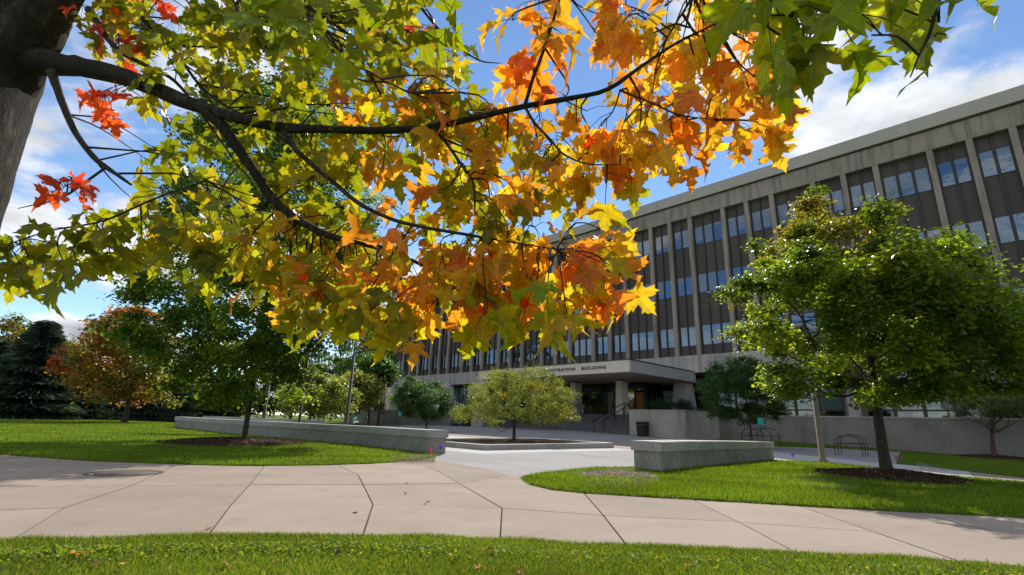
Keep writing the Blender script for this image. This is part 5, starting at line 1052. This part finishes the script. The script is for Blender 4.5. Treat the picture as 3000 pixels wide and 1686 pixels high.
Pn = [(p[0], p[1]) for p in LN]; g1, g2, g3 = gp(690, 1303), gp(2612, 1408), gp(2910, 1346)
grass('grass', Pn, 90000, .034, .0016, GC, [3, 3, 3, 3], 'short green grass along the near edge of the path', 61, dmin=2.7, dmax=7)
grass('grass', [(p[0], p[1]) for p in LL], 75000, .055, .0016, GC, [5, 5, 2, .5], 'bright green mown grass of the left lawn', 62, [(g1[0], g1[1], 1.85)], dmin=8, dmax=45)
sp1 = gp(1800, 1400)
grass('grass', [(p[0], p[1]) for p in LR], 70000, .055, .0016, GC, [5, 5, 2, .5], 'bright green mown grass of the right lawn', 63, [(g2[0], g2[1], 1.4), (sp1[0] - .35, sp1[1] + .1, .55), (sp1[0] + .25, sp1[1] + .1, .6), (sp1[0], sp1[1] + .4, .6)], dmin=6, dmax=20)
grass('grass', [(p[0], p[1]) for p in LB], 16000, .05, .0018, GC, [4, 3, 4, .5], 'shaded grass strip along the right plinth wall', 64, [(g3[0], g3[1], 1.4)], dmin=15, dmax=48)
def edge_grass(name, line, n, label, seed, side=0):
    """longer blades hanging over the edge of the turf"""
    rng = np.random.RandomState(seed); P = [gp(*p) for p in line]; L = np.cumsum([0] + [np.linalg.norm((b - a)[:2]) for a, b in zip(P[:-1], P[1:])]); t = rng.uniform(0, L[-1], n); x = np.interp(t, L, [p[0] for p in P]) + rng.normal(size=n) * .022; y = np.interp(t, L, [p[1] for p in P]) + rng.normal(size=n) * .022; z = np.array([hxy(a, b) for a, b in zip(x, y)]) + .03
    d = np.hypot(x, y); cl = .5 + .5 * np.sin(t * 5 + 2 * np.sin(t * 1.7)); h = rng.uniform(.02, .05, n) * (.5 + .7 * cl); w = .0016 * (1 + d / 5); a = rng.uniform(0, 6.28, n); le = rng.normal(size=(n, 2)) * .55
    b = np.stack([np.cos(a) * w, np.sin(a) * w, 0 * w], 1); Q = np.stack([x, y, z], 1); tip = Q + np.stack([le[:, 0] * h, le[:, 1] * h, h * .9], 1); V = np.stack([Q - b, Q + b, tip], 1).reshape(-1, 3)
    c = np.array(GC)[rng.choice(4, n, p=[.35, .25, .25, .15])] * rng.uniform(.7, 1.25, (n, 1)); tag(link(name, npmesh(name, V, np.arange(3 * n).reshape(-1, 3), 'grass_blade', np.repeat(c, 3, 0))), label, 'grass', None, 'stuff')
edge_grass('grass_edge', [p for p in near_edge if -300 < p[0] < 3300], 16000, 'ragged grass edge along the near side of the path', 81)
edge_grass('grass_edge', lawnL_front[:13], 9000, 'ragged grass edge of the left lawn along the path', 82)
edge_grass('grass_edge', lawnR, 12000, 'ragged grass edge of the right lawn along the path', 83)
# broad-leaved weeds in the near verge
rng = np.random.RandomState(70); wx = []
for _ in range(5200):
    x = rng.uniform(-100, 3050); e_ = np.interp(x, [p[0] for p in near_edge], [p[1] for p in near_edge]); y = e_ + abs(rng.normal()) * 17 + 2
    if rng.rand() < (1.0 if x < 1300 else .25): wx.append(gp(x, min(y, 1684), LZ + rng.uniform(.02, .04)))
wx = np.array(wx); cc = np.array([(.27, .30, .03), (.18, .26, .025), (.12, .20, .02), (.34, .27, .06)])[rng.choice(4, len(wx), p=[.35, .35, .25, .05])]
V, T, C = rhombs(wx, .028, rng, .5, cc, .3, .75); tag(link('weeds', npmesh('weeds', V, T, 'grass_blade', C)), 'low yellow green clover and weeds along the near path edge', 'weeds', None, 'stuff')
# dry litter on the bare soil
for nm, (cx, cy, sx, sy, n_) in {'a': (1810, 1400, 95, 24, 2600), 'b': (1215, 1345, 60, 9, 1400), 'c': (2790, 1369, 100, 12, 1500)}.items():
    P = np.array([gp(cx + rng.uniform(-1, 1) * sx, cy + rng.uniform(-1, 1) * sy, LZ + .018) for _ in range(n_)]); cc = np.array([(.30, .25, .18), (.2, .16, .11), (.42, .36, .26)])[rng.choice(3, n_)]
    V, T, C = rhombs(P, .04, rng, .8, cc, .3, .3); tag(link('dry_litter', npmesh('dry_litter', V, T, 'needle', C)), {'a': 'dry straw litter on the bare soil by the right seat wall', 'b': 'dry straw litter at the near end of the curving wall', 'c': 'dry litter strip in the grass behind the right maple'}[nm], 'litter', None, 'stuff')
